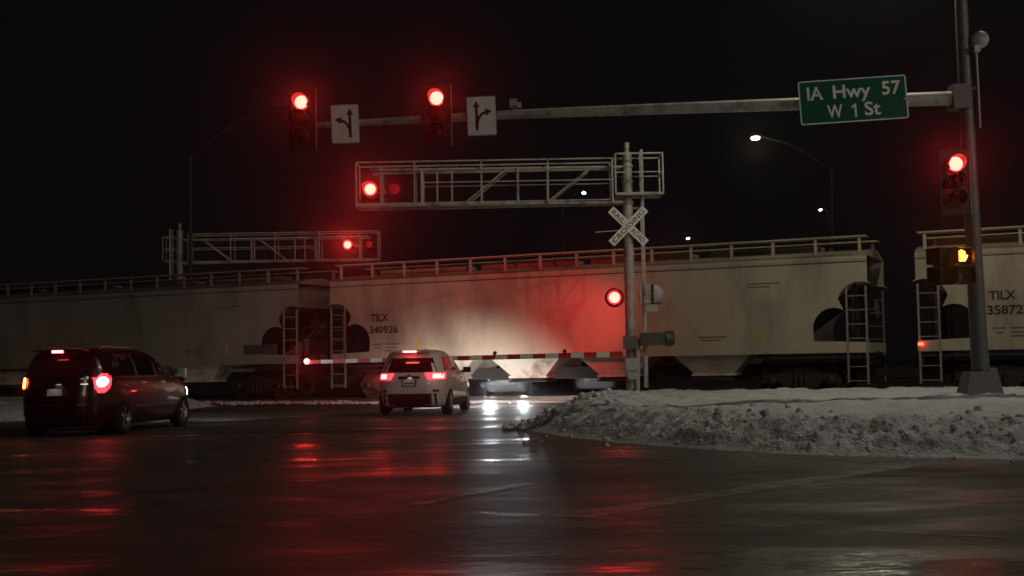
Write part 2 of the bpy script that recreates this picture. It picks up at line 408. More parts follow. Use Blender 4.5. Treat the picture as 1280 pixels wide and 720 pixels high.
# track: ballast, ties, rails, crossing panel
ball = mat('track ballast', (.10, .095, .085), .9, 0, .5, 14, 1, 25, dirt=(.35, .35, .36), dirt_scale=.9)
b = MB()
def quadstrip(b, a0, a1, offs, mi=0):
    vs = []
    for a_ in (a0, a1):
        for o_, z in offs: vs.append(tr(a_, o_, z))
    n = len(offs); b.add(vs, [(i, i+1, n+i+1, n+i) for i in range(n-1)], mi)
TC = -1.55   # track centre behind the near face
quadstrip(b, -60, -4.2, [(1.1, -.02), (.55, .06), (-3.7, .06), (-4.3, -.02)]); quadstrip(b, 10.5, 60, [(1.1, -.02), (.55, .06), (-3.7, .06), (-4.3, -.02)])
tag(b.build('track_bed', ball), kind='structure')
b = MB(); quadstrip(b, -4.2, 10.5, [(.7, .012), (.6, .05), (-3.7, .05), (-3.8, .012)])
csm = snow_mat('whitened slush crossing panels', (.80, .80, .80), (.40, .39, .38), .5, 1.6); csm.node_tree.nodes['Principled BSDF'].inputs['Roughness'].default_value = .5  # slush whitened so the headlight pool under the train reads bright
tag(b.build('crossing_surface', csm), kind='structure')
a = bpy.data.objects['crossing_surface'].data.attributes.new('dirt', 'FLOAT', 'POINT'); a.data.foreach_set('value', [0]*8)
b = MB()
for s_ in (.7175+.035, -.7175-.035):
    p = tr(-60, TC+s_, .105); q = tr(60, TC+s_, .105); b.bar(p, q, .07, .09)
tag(b.build('rails', railm), kind='structure')

# ---------------------------------------------------------------- hopper cars
CL = 18.8; HW = 1.55
def side_outline():
    """side sheet with the two cloud shaped cut-outs at each end (x, z)"""
    pts = []
    def end(sgn, X):
        P = [(0, 1.45), (0, 1.74), (1.62, 1.80)]
        for k in range(0, 9):            # outer low lobe
            t = R(-5+k*15.5); P.append((1.02+.62*math.cos(t), 2.16+.60*math.sin(t)*1.05))
        for k in range(0, 8):            # inner high lobe
            t = R(15+k*15); P.append((.22+.68*math.cos(t), 2.88+.66*math.sin(t)))
        P += [(0, 3.55), (0, 4.30)]
        return [(X+sgn*x, z) for x, z in P]
    L_ = end(1, 0); R_ = end(-1, CL)
    pts = L_ + R_[::-1]
    return pts
def hopper_car(name, a0, label, lmat, number, mark_x, rust_left):
    root = empty(name, tr(a0, TC, .15), PHI, label=label, cat='railway car', group='covered hopper cars of the passing train')
    # local: x along car, y across (-y faces the camera), z up; z is measured from rail top (.15)
    Z0 = -.15
    # hopper body: tapered steel tub in side elevation
    ow = HW-.04
    prof = [(.55, 3.30), (.42, 3.45), (.42, 4.36), (CL-.42, 4.36), (CL-.42, 3.45), (CL-.55, 3.30), (CL-3.0, 1.62), (3.0, 1.62)]
    Ms = Matrix.Translation((0, ow, Z0)) @ Matrix((Vector((1, 0, 0)), Vector((0, 0, 1)), Vector((0, -1, 0)))).transposed().to_4x4()
    b = MB(); b.prism(prof, Ms, 2*ow); b.build('hopper_tub', rusty, root)
    for x0_ in (.39, CL-.42): b = MB(); b.box2((x0_, -ow+.02, 3.5+Z0), (x0_+.03, ow-.02, 4.3+Z0)); b.build('end_wall', hopper_dim, root)
    for sg in (-1, 1):
        b = MB(); so = side_outline()
        Mside = Matrix.Translation((0, sg*HW + (.04 if sg < 0 else 0), Z0)) @ Matrix((Vector((1, 0, 0)), Vector((0, 0, 1)), Vector((0, -1, 0)))).transposed().to_4x4()
        b.prism(so, Mside, .04)
        # sill flange, top chord and panel weld ribs, proud of the sheet
        y = sg*(HW-.012) 
        b.box2((0, y-.035, 1.44+Z0), (CL, y+.035, 1.60+Z0)); b.box2((0, y-.03, 4.20+Z0), (CL, y+.03, 4.32+Z0))
        b2 = MB(); b2.box2((.02, sg*(HW+.001)-.012, 4.12+Z0), (CL-.02, sg*(HW+.001)+.012, 4.15+Z0)); b2.build('weld_seam', rusty, root)
        for k in range(1, 8):
            xx = CL*k/8; b.box2((xx-.012, y-.018, 1.62+Z0), (xx+.012, y+.018, 4.19+Z0))
        sh = b.build('side_sheet', lmat, root)
    # roof: low arch
    b = MB(); n = 10; vs = []
    for xx in (.0, CL):
        for k in range(n+1):
            t = k/n*2-1; vs.append((xx, t*(HW+.03), Z0+4.325+.27*(1-t*t)))
    b.add(vs, [(k, k+1, n+2+k, n+1+k) for k in range(n)], 0, True)
    b.add(vs[:n+1], [list(range(n+1))]); b.add(vs[n+1:], [list(range(n+1))[::-1]])
    rf = b.build('roof', lmat, root)
    # running boards on brackets with hatch covers between
    b = MB()
    for sg in (-1, 1):
        yy = sg*1.02
        b.box2((.05, yy-.28, 4.90+Z0), (CL-.05, yy+.28, 4.945+Z0))
        k = .25
        while k < CL:
            b.box2((k-.045, yy+sg*.17-.03, 4.38+Z0), (k+.045, yy+sg*.17+.03, 4.90+Z0)); k += (CL-.5)/14
    b.build('running_board', lmat, rf)
    for k in range(4):
        b = MB(); b.box2((1.4+k*4.1, -.4, 4.58+Z0), (4.9+k*4.1, .4, 4.74+Z0)); b.build('roof_hatch', lmat, rf)
    # four hopper chutes with outlet gates
    for k in range(4):
        cx = CL/2-.3+(k-1.5)*3.2
        b = MB(); t_, lo_ = 1.45, .62
        for (z0, z1, a_, c_, ya, yb) in ((1.64, .86, t_, .62, 1.36, 1.0),):
            vs = [(cx-a_, -ya, z0), (cx+a_, -ya, z0), (cx+a_, ya, z0), (cx-a_, ya, z0), (cx-c_, -yb, z1), (cx+c_, -yb, z1), (cx+c_, yb, z1), (cx-c_, yb, z1)]
            b.add([(x, y, z+Z0) for x, y, z in vs], [(0, 1, 2, 3), (7, 6, 5, 4), (0, 4, 5, 1), (1, 5, 6, 2), (2, 6, 7, 3), (3, 7, 4, 0)])
        b.box2((cx-.7, -1.08, .80+Z0), (cx+.7, 1.08, .875+Z0))
        ch = b.build('hopper_chute', chutem, root)
        b = MB()
        vs = [(cx-.55, -1.0, .80), (cx+.55, -1.0, .80), (cx+.55, 1.0, .80), (cx-.55, 1.0, .80), (cx-.66, -1.08, .70), (cx+.66, -1.08, .70), (cx+.66, 1.08, .70), (cx-.66, 1.08, .70)]
        b.add([(x, y, z+Z0) for x, y, z in vs], [(0, 1, 2, 3), (7, 6, 5, 4), (0, 4, 5, 1), (1, 5, 6, 2), (2, 6, 7, 3), (3, 7, 4, 0)])
        b.box2((cx-.70, -1.1, .66+Z0), (cx+.70, 1.1, .70+Z0))
        b.tube([(cx-.4, -1.25, .70+Z0), (cx-.4, 1.25, .70+Z0)], .035, 8)
        b.build('outlet_gate', under, ch)
    # centre sill, end platforms, couplers
    b = MB(); b.box2((.1, -.25, .75+Z0), (CL-.1, .25, 1.15+Z0)); b.build('centre_sill', under, root)
    for e in (0, 1):
        X = 0 if e == 0 else CL; s_ = 1 if e == 0 else -1
        b = MB()
        b.box2((X, -1.5, 1.28+Z0), (X+s_*3.0, 1.5, 1.34+Z0)); b.box2((X+s_*.02, -1.5, 1.05+Z0), (X+s_*.14, 1.5, 1.28+Z0))
        for yy in (-1.2, -.5, .5, 1.2):
            b.bar((X+s_*.5, yy, 1.34+Z0), (X+s_*.5, yy, 3.35+Z0), .07)
        b.bar((X+s_*.5, -1.3, 2.4+Z0), (X+s_*.5, 1.3, 2.4+Z0), .07)
        b.build('end_platform', under, root)
        b = MB(); b.box2((X+s_*.3, -.12, .72+Z0), (X-s_*.55, .12, .95+Z0)); b.box2((X-s_*.45, -.2, .68+Z0), (X-s_*.70, .16, 1.0+Z0)); b.build('coupler', under, root)
        b = MB()
        for yy in (-1.5, 1.5):           # corner post and side ladder
            b = MB(); y2 = yy*1.035
            for xx in (.05, .62):
                b.bar((X+s_*xx, y2, .55+Z0 if xx > .1 else .5+Z0), (X+s_*xx, y2, 3.4+Z0), .06, .05)
            for q in range(7): b.bar((X+s_*.05, y2, .60+.42*q+Z0), (X+s_*.62, y2, .60+.42*q+Z0), .028)
            b.build('ladder', hopper_dim, root)
        if e == 1:
            b = MB()
            for q in range(20):
                t0 = 2*math.pi*q/20; t1 = 2*math.pi*(q+1)/20
                b.bar((X+.1, -.55+.28*math.cos(t0), 2.75+Z0+.28*math.sin(t0)), (X+.1, -.55+.28*math.cos(t1), 2.75+Z0+.28*math.sin(t1)), .03)
            for q in range(4):
                t0 = math.pi*q/4; c_, q_ = math.cos(t0)*.28, math.sin(t0)*.28
                b.bar((X+.1, -.55-c_, 2.75+Z0-q_), (X+.1, -.55+c_, 2.75+Z0+q_), .02)
            b.bar((X-.45, -.55, 2.75+Z0), (X+.1, -.55, 2.75+Z0), .03)
            b.build('brake_wheel', galvd, root)
        # truck
        tx = X+s_*2.15
        tk = MB()
        for yy in (-1.02, 1.02):
            pr = [(-1.25, .50), (-1.12, .72), (-.75, .76), (-.35, .92), (.35, .92), (.75, .76), (1.12, .72), (1.25, .50), (1.0, .44), (.7, .52), (.42, .28), (-.42, .28), (-.7, .52), (-1.0, .44)]
            Mt = Matrix.Translation((tx, yy+.07, Z0+.08)) @ Matrix((Vector((1, 0, 0)), Vector((0, 0, 1)), Vector((0, -1, 0)))).transposed().to_4x4()
            tk.prism(pr, Mt, .14)
            for q in (-.16, 0, .16): tk.tube([(tx+q, yy-.1*(1 if yy < 0 else -1), .38+Z0), (tx+q, yy-.1*(1 if yy < 0 else -1), .80+Z0)], .06, 8)
        tk.box2((tx-.2, -1.15, .62+Z0), (tx+.2, 1.15, .86+Z0))
        tko = tk.build('truck', under, root)
        for q in (-.89, .89):
            for yy in (-1, 1):
                wl = MB()
                wl.lathe((tx+q, yy*.68, .46), (0, yy, 0), [(.0, .02), (.10, .02), (.16, -.02), (.36, -.03), (.40, .0), (.457, 0), (.457, .13), (.40, .14), (.36, .07), (.18, .06), (.13, .12), (.0, .12)], 28)
                wl.lathe((tx+q, yy*.98, .46), (0, yy, 0), [(.0, .0), (.14, 0), (.14, .13), (.1, .16), (0, .16)], 12)
                wl.build('wheel', wheelm, tko)
    # lettering
    b = MB()
    Ml = Matrix.Translation((mark_x, -(HW+.012), 0)) @ Matrix((Vector((1, 0, 0)), Vector((0, 0, 1)), Vector((0, -1, 0)))).transposed().to_4x4()
    text_on(b, 'TILX', .72, .26, Ml @ Matrix.Translation((.0, 2.98+Z0, 0)), off=.026); b.build('reporting_mark', letter, root); b = MB()
    text_on(b, number, 1.16, .27, Ml @ Matrix.Translation((.16, 2.56+Z0, 0)), off=.026); b.build('car_number', letter, root)
    b = MB()
    for zz, x0_, x1_ in ((2.05, -.3, .05), (2.05, .2, .85), (1.92, -.2, .0), (1.92, .2, .7), (1.82, .2, .55)):
        b.box2((mark_x+x0_, -HW-.014, zz+Z0-.02), (mark_x+x1_, -HW-.006, zz+Z0+.02))
    fad = mat('faded stencil lettering', (.13, .11, .09), .7); b.build('small_print', fad, root)
    for cl in (((2.0, 13.6, 14.5), (1.9, 13.7, 14.3)), ((3.6, 15.2, 16.2), (3.5, 15.2, 15.9))):
        b = MB()
        for zz, x0_, x1_ in cl: b.box2((x0_, -HW-.014, zz+Z0-.015), (x1_, -HW-.006, zz+Z0+.015))
        b.build('small_print', fad, root)
    for xx in (3.6, 15.6) :
        b = MB(); b.box2((xx-.05, -HW-.012, 1.8+Z0), (xx+.05, -HW-.004, 2.25+Z0)); b.build('reflector_strip', yellowm, root)
    return root
PITCHC = CL+1.38
carA = hopper_car('hopper_car', 0, 'beige covered hopper car lettered TILX 340926 passing behind the silver SUV', hopper, '340926', 2.05, 0)
carB = hopper_car('hopper_car', -PITCHC, 'dim grey covered hopper car behind the dark minivan, leftmost of the train', hopper_dim, '340918', 3.2, 1)
carC = hopper_car('hopper_car', PITCHC, 'beige covered hopper car behind the mast pole, rightmost of the train', hopper, '358727', 2.35, 0)
# red marker lamp low on the corner of the right car
b = MB(); b.box2((.02, -1.66, 1.45), (.16, -1.60, 1.54)); b.build('marker_lamp', emis('small red marker', (1, .05, .02), 8), carC)
b = MB(); b.box2((4.2+CL-6.6, -HW-.02, 1.65), (4.2+CL-5.1, -HW-.004, 2.0)); b.build('placard', mat('dark placard', (.06, .07, .08), .5), carB)

# ---------------------------------------------------------------- flasher / cantilever signals
def lamp_disc(parent, c, facing, r, state, plate=.25, plate_mat=None, name='flasher'):
    """round crossing light: black background disc, hood, lens"""
    f = Vector(facing); c = Vector(c)
    b = MB(); b.lathe(c, -f, [(plate, -.012), (plate, .012), (.13, .02), (.12, .16), (.05, .2), (0, .2)], 24)
    n = 14; vs = []
    for k in range(n+1):                 # hood over the upper half
        t = R(-20+220*k/n)
        d, a, u = b.frame(c, c+f)
        if u.z < 0: u = -u
        for h in (0, .26 - .12*abs(k/n-.5)*2): vs.append(c + (a*math.cos(t)+u*math.sin(t))*(r+.02) + f*h)
    b.add(vs, [(2*k, 2*k+2, 2*k+3, 2*k+1) for k in range(n)], 0, True)
    o = b.build(name, plate_mat or visorm, parent)
    if state == 'lit':
        l = MB(); l.lathe(c+f*.02, f, [(r*.82, 0), (r*.6, .03), (0, .05)], 20); l.build('lens', redhot, o)
        l = MB(); l.lathe(c+f*.015, f, [(r, 0), (r*.82, .004)], 20); l.build('lens_rim', redrim, o)
    else:
        l = MB(); l.lathe(c+f*.02, f, [(r, 0), (r*.7, .03), (0, .05)], 20); l.build('lens', dullred if state == 'dull' else lampoff, o)
    return o
def cantilever(loc, sx, L, label, lit_x, dull_x, near, met):
    root = empty('cantilever_signal', loc, 0, label=label, cat='railway signal', group='railway crossing cantilevers')
    zb, zt = 5.85-loc[2], 7.08-loc[2]
    X = lambda x: x*sx
    b = MB(); b.tube([(0, 0, -.3), (0, 0, zb-.1), (0, 0, 7.3-loc[2])], [.15, .145, .14], 16)
    b.tube([(0, 0, 7.3-loc[2]), (0, 0, 7.42-loc[2])], [.08, .06], 10); b.tube([(0, 0, 7.42-loc[2]), (0, 0, 7.58-loc[2])], .085, 10)
    for z in (zb, zb+.6, zb+1.05, 3.3, 1.6): b.tube([(0, 0, z-.03), (0, 0, z+.03)], .175, 16)
    b.box2((-.32, -.32, -.05), (.32, .32, .06))
    b.build('pole', met, root)
    b = MB()
    for y in (-.36, .36):
        b.tube([(X(.15), y*.5, zb), (X(L), y, zb)], .065, 10)
        b.tube([(X(.15), y*.5, zt-.22), (X(L*.95), y, zt-.22)], .042, 8)
        for a_, c_ in ((1.03, 2.33), (3.43, 4.7)):
            b.tube([(X(a_), y*.9, zt-.22), (X(c_), y*.9, zb)], .03, 6)
        for xx in (.46, 3.16, 5.9): b.tube([(X(xx), y*.85, zb), (X(xx), y*.85, zt-.22)], .045, 8)
    b.box2((X(.5), -.32, zb+.045), (X(L), .32, zb+.075))
    b.build('truss_arm', met, root)
    b = MB()
    for y in (-.42, .42):
        xs = [.46, 2.29, 4.19, 6.09, L]
        for xx in xs: b.bar((X(xx), y, zb), (X(xx), y, zt), .04)
        b.bar((X(.46), y, zt), (X(L), y, zt), .04); b.bar((X(.46), y, zb+.62), (X(5.9), y, zb+.62), .03)
    for xx in (5.03, 5.45): b.bar((X(xx), -.3, zb), (X(xx), -.3, zt-.25), .045)
    b.bar((X(L), -.42, zt), (X(L), .42, zt), .04); b.bar((X(L), -.42, zb), (X(L), .42, zb), .05)
    b.build('railing', met, root)
    if near:
        b = MB()
        x0, x1, z0, z1 = .37, -.98, 6.05-loc[2], 7.2-loc[2]
        for y in (-.45, .45):
            for xx in (x0, x1): b.bar((X(xx), y, z0), (X(xx), y, z1), .045)
            for z, t in ((z0, .07), ((z0+z1)/2+.04, .03), (z1, .045)): b.bar((X(x0), y, z), (X(x1), y, z), t)
        for z in (z0, (z0+z1)/2+.04, z1): b.bar((X(x1), -.45, z), (X(x1), .45, z), .04)
        b.box2((X(x0), -.42, z0-.03), (X(x1), .42, z0))
    else:
        b = MB()
        for z in (zb+.1, zb+.6, zt-.1):
            b.bar((X(-.15), -.3, z), (X(-.65), -.3, z), .04); b.bar((X(-.15), .3, z), (X(-.65), .3, z), .04); b.bar((X(-.65), -.3, z), (X(-.65), .3, z), .04)
        for y in (-.3, .3): b.bar((X(-.65), y, zb+.1), (X(-.65), y, zt-.1), .04)
    b.build('work_cage', met, root)
    b = MB()   # ladder seen edge on
    lx = -.41 if near else -.36
    for y in (-.2, .2): b.bar((X(lx), y, .15), (X(lx), y, 7.35-loc[2]), .075, .03)
    z = .5
    while z < 7.1-loc[2]: b.tube([(X(lx), -.2, z), (X(lx), .2, z)], .015, 6); z += .3
    for z in (1.2, 3.6, 5.3): b.bar((0, 0, z), (X(lx), 0, z), .05)
    b.build('ladder', met, root)
    b = MB(); xm = (lit_x+dull_x)/2+.05; zf = 6.30-loc[2]+(.2 if not near else 0)
    b.bar((X(xm), -.3, zb), (X(xm), -.3, zt-.1), .06); b.bar((X(lit_x), -.3, zf), (X(dull_x), -.3, zf), .05)
    b.bar((X(xm), .3, zb), (X(xm), .3, zt-.1), .06); b.bar((X(lit_x), .3, zf), (X(dull_x), .3, zf), .05)
    b.build('lamp_bracket', met, root)
    lamp_disc(root, (X(lit_x), -.45, zf), (0, -1, 0), .19, 'lit', .28); lamp_disc(root, (X(dull_x), -.45, zf), (0, -1, 0), .16, 'dull')  # lit front lens built larger to carry its glow
    lamp_disc(root, (X(dull_x), .45, zf), (0, 1, 0), .16, 'lit' if near else 'off'); lamp_disc(root, (X(lit_x), .45, zf), (0, 1, 0), .16, 'off')
    return root, X
CP = at(790, 487, 36.6); CP.z = snow_z(CP.x, CP.y)
canti, X = cantilever(Vector((CP.x, CP.y, CP.z)), -1, 7.75, 'near grey cantilever signal with a railroad crossing sign on its pole', 7.35, 6.66, True, galv)
z = lambda h: h-CP.z
# crossbuck
def crossbuck(parent, c):
    b = MB(); ts = []
    for ang, rev in ((45, 0), (-45, 1)):
        Mf = face_frame(c, R(ang)) @ Matrix.Translation((0, 0, .012*(1-rev)))
        b.prism(rrect(1.40, .235, .02), Mf, .008)
        if ang == -45:
            for wd, x in (('RAIL', -.39), ('ROAD', .39)): t = MB(); text_on(t, wd, .46, .135, Mf @ Matrix.Translation((x, 0, .011))); ts.append(t)
        else:
            t = MB(); ts.append(t); text_on(t, 'CROSSING', 1.26, .135, Mf @ Matrix.Translation((0, 0, .011)))
    o = b.build('crossbuck_sign', white_s, parent); [t.build('lettering', black_s, o) for t in ts]; return o
crossbuck(canti, (X(.02), -.24, z(5.14)))
b = MB(); b.bar((X(0), 0, z(5.14)), (X(0), -.22, z(5.14)), .05); b.bar((X(.95), -.1, z(5.0)), (X(.0), -.1, z(5.05)), .03); b.build('sign_bracket', galv, canti)
b = MB(); b.bar((X(.55), 0, z(3.12)), (X(-.75), 0, z(3.16)), .06); b.build('lamp_crossarm', galv, canti)
lamp_disc(canti, (X(.46), -.2, z(3.11)), (-.12, -1, 0), .19, 'lit', .28)  # lens size widened to stand for the glow around it
back = lamp_disc(canti, (X(.46), .25, z(3.11)), (-.35, 1, 0), .16, 'lit')
# grey housing of the far facing lamp, seen from behind, with its junction box
b = MB(); cc = Vector((X(-.62), -.16, z(3.20)))
b.lathe(cc+Vector((.08, 0, 0)), (0, 1, 0), [(.0, 0), (.20, 0), (.28, .05), (.28, .22), (.2, .26), (0, .26)], 24)
b.box(cc+Vector((-.13, .12, 0)), (.42, .22, .56)); b.build('grey_lamp_housing', grey, canti)
b = MB(); b.box(cc+Vector((-.02, .02, -.40)), (.34, .2, .22)); b.build('junction_box', grey, canti)
b = MB(); b.box(cc+Vector((.0, -.03, -.29)), (.52, .1, .03)); b.box(cc+Vector((.02, -.03, -.1)), (.05, .05, .75)); b.build('mounting_strap', blackm, canti)

# crossing gate
gb = Vector((CP.x, CP.y-.42, CP.z))
gate = empty('crossing_gate', gb, 0, label='lowered red and white striped crossing gate reaching left behind the silver SUV', cat='crossing gate')
tip = at(386, 452.5, 37.2); basep = at(778, 442.5, 36.2)
b = MB(gb); n = 25
for k in range(n):
    p = tip.lerp(basep, k/n); q = tip.lerp(basep, (k+1)/n); b.bar(p, q, .035, .105+.05*k/n, mi=k % 2)
b.build('arm', [gate_r, gate_w], gate)
for t, on in ((.0, 1), (.60, 0), (.82, 0)):
    p = tip.lerp(basep, t)+Vector((-.05 if t == 0 else 0, 0, .12 if t else .02))
    l = MB(gb); l.lathe(p-Vector((0, .05, 0)), (0, -1, 0), [(.05 if t else .075, -.05), (.058 if t else .085, 0), (.04 if t else .06, .03), (0, .04)], 14)
    if t: l.box(p-Vector((0, 0, .08)), (.04, .04, .08))
    l.build('arm_lamp', brake if on else lampoff, gate)
b = MB(gb); mc = at(792, 437, 36.2)
b.box(at(788, 428, 36.2), (.40, .34, .36)); b.build('hinge_box', galvd, gate)
b = MB(gb); c0 = at(790, 455, 36.15); b.box(c0, (.36, .36, .34)); b.prism([(-.18, 0), (.18, 0), (.1, -.26), (-.1, -.26)], face_frame(c0+Vector((0, .12, -.17))), .24); b.build('gate_motor', grey, gate)
b = MB(gb); b.bar(at(800, 424, 36.3), at(842, 423, 36.3), .3, .36); b.lathe(at(836, 423, 36.3), (1, 0, 0), [(.22, -.1), (.22, .12), (.15, .16), (0, .16)], 16); b.build('counterweight', green_box, gate)
b = MB(gb); b.tube([at(797, 500, 36.4), at(797, 424, 36.4)], .07, 10); b.build('gate_post', galv, gate)

FB = at(225, 480, 55); FB.z = 0
canf, _ = cantilever(FB, 1, 8.6, 'far dim cantilever signal rising behind the train roof, its pole at the left', 7.3, 8.2, False, galv)

# ---------------------------------------------------------------- traffic signals, mast arm
def rot_to(facing):
    f = Vector(facing).normalized(); u = Vector((0, 0, 1)); r = f.cross(u).normalized() * -1
    return r, u, f
def traffic_light(lens, label, grp='red traffic signals', back_right=True, yaw=0):
    root = empty('traffic_light', lens-Vector((0, 0, .9)), 0, label=label, cat='traffic light', group=grp)
    rz = Matrix.Rotation(yaw, 3, 'Z'); O = root.location
    P = lambda x, y, z_: lens + rz @ Vector((x, y, z_))
    b = MB(O)
    for k in range(3):
        b.box(P(0, .13, -.355*k), (.34, .22, .345), rz)
    b.build('housing', blackm, root)
    b = MB(O); b.box(P(0, .06, -.355), (.60, .006, 1.33), rz); bp_ = b.build('backplate', blackm, root)
    b = MB(O)
    b.box(P(.302, .05, -.355), (.012, .02, 1.33), rz); b.build('plate_edge', galv, bp_)
    f = rz @ Vector((0, -1, 0)); rx = rz @ Vector((1, 0, 0))
    for k in range(3):
        c = P(0, .0, -.355*k)
        b = MB(O); n = 14; vs = []
        for i in range(n+1):
            t = R(-35+250*i/n)
            for h in (-.0, .27 if 2 < i < n-2 else .17):
                vs.append(c+(rx*math.cos(t)+Vector((0, 0, 1))*math.sin(t))*.165+f*h)
        b.add(vs, [(2*i, 2*i+2, 2*i+3, 2*i+1) for i in range(n)], 0, True); b.build('visor', visorm, root)
        l = MB(O)
        if k == 0:
            l.lathe(c+f*.03, f, [(.142, 0), (.11, .02), (0, .04)], 20); lo_ = l.build('red_lens', redhot, root)
            l = MB(O); l.lathe(c+f*.025, f, [(.162, 0), (.142, .004)], 20); l.build('lens_rim', redrim, lo_)
        else:
            l.lathe(c+f*.02, f, [(.15, 0), (.1, .02), (0, .04)], 20); l.build('amber_lens' if k == 1 else 'green_lens', amber_off if k == 1 else green_off, root)
    return root
YR, YL = 26.2, 27.4
arm_px = [(1198, 122.5), (1000, 130), (800, 137), (640, 143), (460, 153), (392, 157)]
def armY(px): return YR+(YL-YR)*(1198-px)/806
mbase = at(1228, 500, 26.2)
mast = empty('mast_arm_pole', (mbase.x, mbase.y, mbase.z), 0, label='tall tapered grey mast pole at right carrying the long horizontal signal arm', cat='signal mast')
O = mast.location
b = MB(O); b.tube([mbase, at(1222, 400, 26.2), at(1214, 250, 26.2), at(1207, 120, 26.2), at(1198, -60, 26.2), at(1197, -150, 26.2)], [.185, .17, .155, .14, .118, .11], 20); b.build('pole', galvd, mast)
b = MB(O)
def frustum(b, c, w0, w1, h, mi=0):
    vs = [c+Vector((x*w_/2, y*w_/2, zz)) for w_, zz in ((w0, 0), (w1, h)) for x, y in ((-1, -1), (1, -1), (1, 1), (-1, 1))]
    b.add(vs, [(3, 2, 1, 0), (4, 5, 6, 7), (0, 1, 5, 4), (1, 2, 6, 5), (2, 3, 7, 6), (3, 0, 4, 7)], mi)
frustum(b, mbase+Vector((-.08, 0, -.1)), .78, .46, .68); frustum(b, mbase+Vector((.25, .45, -.1)), .62, .34, .75)
b.build('pole_base', galvd, mast)
pts = [at(px, py, armY(px)) for px, py in arm_px]
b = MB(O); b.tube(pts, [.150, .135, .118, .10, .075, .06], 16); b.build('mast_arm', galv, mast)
b = MB(O); b.box(at(1199, 122, 26.2), (.36, .4, .5)); b.build('arm_flange', galvd, mast)
b = MB(O); q = at(643, 143, armY(643)); b.bar(q+Vector((0, 0, .08)), q+Vector((0, 0, .2)), .05); b.box(q+Vector((-.02, -.05, .23)), (.16, .30, .13)); b.box(q+Vector((.1, 0, .2)), (.1, .16, .1)); b.build('detector_camera', grey, mast)
b = MB(O); s0 = at(1225, 49, 26.0)
b.lathe(s0, (-.3, -1, .1), [(0, .05), (.12, .04), (.18, 0), (.17, -.1), (.1, -.14), (0, -.15)], 22); b.box(s0+Vector((-.08, 0, -.2)), (.12, .12, .14)); b.build('sensor_dish', grey, mast)
b = MB(O); b.tube([s0+Vector((-.08, .03, -.2)), at(1225, 160, 26.1)], .028, 8); b.tube([at(1222, 110, 26.1), at(1206, 110, 26.2)], .03, 8); b.build('sensor_rod', grey, mast)
b = MB(O)
b.tube([at(1197, -150, 26.2), at(1196, -230, 26.2)], [.11, .1], 12); b.build('pole_top', galvd, mast)
lp = at(1196, -230, 26.2); la = Vector((8.3, 28.0, 11.9))
b = MB(O); b.tube([lp, Vector((8.95, 26.6, 11.6)), la], [.09, .06, .045], 10); b.build('lamp_arm', galvd, mast)
b = MB(O); b.box(la, (.32, .75, .14)); lh = b.build('lamp_head', galvd, mast)
b = MB(O); b.box(la-Vector((0, 0, .1)), (.24, .5, .03)); b.build('lamp_lens', sodium, lh)
def on_arm(px): 
    for (a_, ya), (b_, yb) in zip(arm_px, arm_px[1:]):
        if b_ <= px <= a_: return at(px, ya+(yb-ya)*(a_-px)/(a_-b_), armY(px))
    return at(px, 157, armY(px))
for px, lx, ly, lab in ((391, 377, 128, 'lit red traffic light at the left tip of the mast arm, beside a sign'), (559, 546, 123, 'lit red traffic light on the mast arm between the two arrow signs')):
    lens = at(lx, ly, armY(px)-.35); t = traffic_light(lens, lab, yaw=R(-6))
    b = MB(t.location); p = on_arm(px); 
    b.bar(Vector((lens.x, lens.y+.3, p.z)), Vector((lens.x, p.y+.05, p.z)), .08); b.bar(Vector((lens.x, lens.y+.25, lens.z-.75)), Vector((lens.x, lens.y+.25, lens.z+.05)), .05); b.build('bracket', galvd, t)
lens = at(1194, 205, 25.75); t = traffic_light(lens, 'lit red traffic light fixed to the side of the mast pole', yaw=R(-4))
b = MB(t.location); b.bar(lens+Vector((0, .25, -.1)), at(1212, 207, 26.1), .05); b.bar(lens+Vector((0, .25, -.65)), at(1213, 245, 26.1), .05); b.build('bracket', galvd, t)

# overhead street name sign
sc_ = at(1066.5, 125, armY(1066)-.22); Mf = face_frame(sc_, R(3.0))
sg = empty('street_name_sign', sc_, 0, label='green street name sign reading IA Hwy 57, W 1 St on the mast arm', cat='street sign')
b = MB(sc_); b.prism(rrect(2.235, .91, .05), Mf, .012); b.build('border', white_s, sg)
b = MB(sc_); b.prism(rrect(2.18, .86, .035), Mf @ Matrix.Translation((0, 0, .0)), .0155); b.build('panel', green_s, sg)
Mt = Mf @ Matrix.Translation((0, 0, .018))
for wd, W_, H_, x, y in (('IA', .33, .28, -.78, .185), ('Hwy', .78, .37, -.02, .145), ('57', .39, .29, .80, .20), ('W', .32, .28, -.40, -.215), ('1', .115, .28, 0, -.215), ('St', .33, .29, .38, -.20)):
    b = MB(sc_); Mw = Mt @ Matrix.Translation((x, y, 0))
    if wd == '1': b.add([Mw @ Vector(p+(0,)) for p in ((.005, -.14), (.05, -.14), (.05, .14), (.015, .14), (.005, .12), (-.06, .075), (-.045, .04), (.005, .07))], [(0, 1, 2, 3, 4, 7), (4, 5, 6, 7)])
    else: text_on(b, wd, W_, H_, Mw, off=.02)
    b.build('lettering', white_s, sg)
b = MB(sc_)
for dx in (-.7, .7): b.box(sc_+Vector((dx, .1, 0)), (.06, .14, .4))
b.build('bracket', galvd, sg)

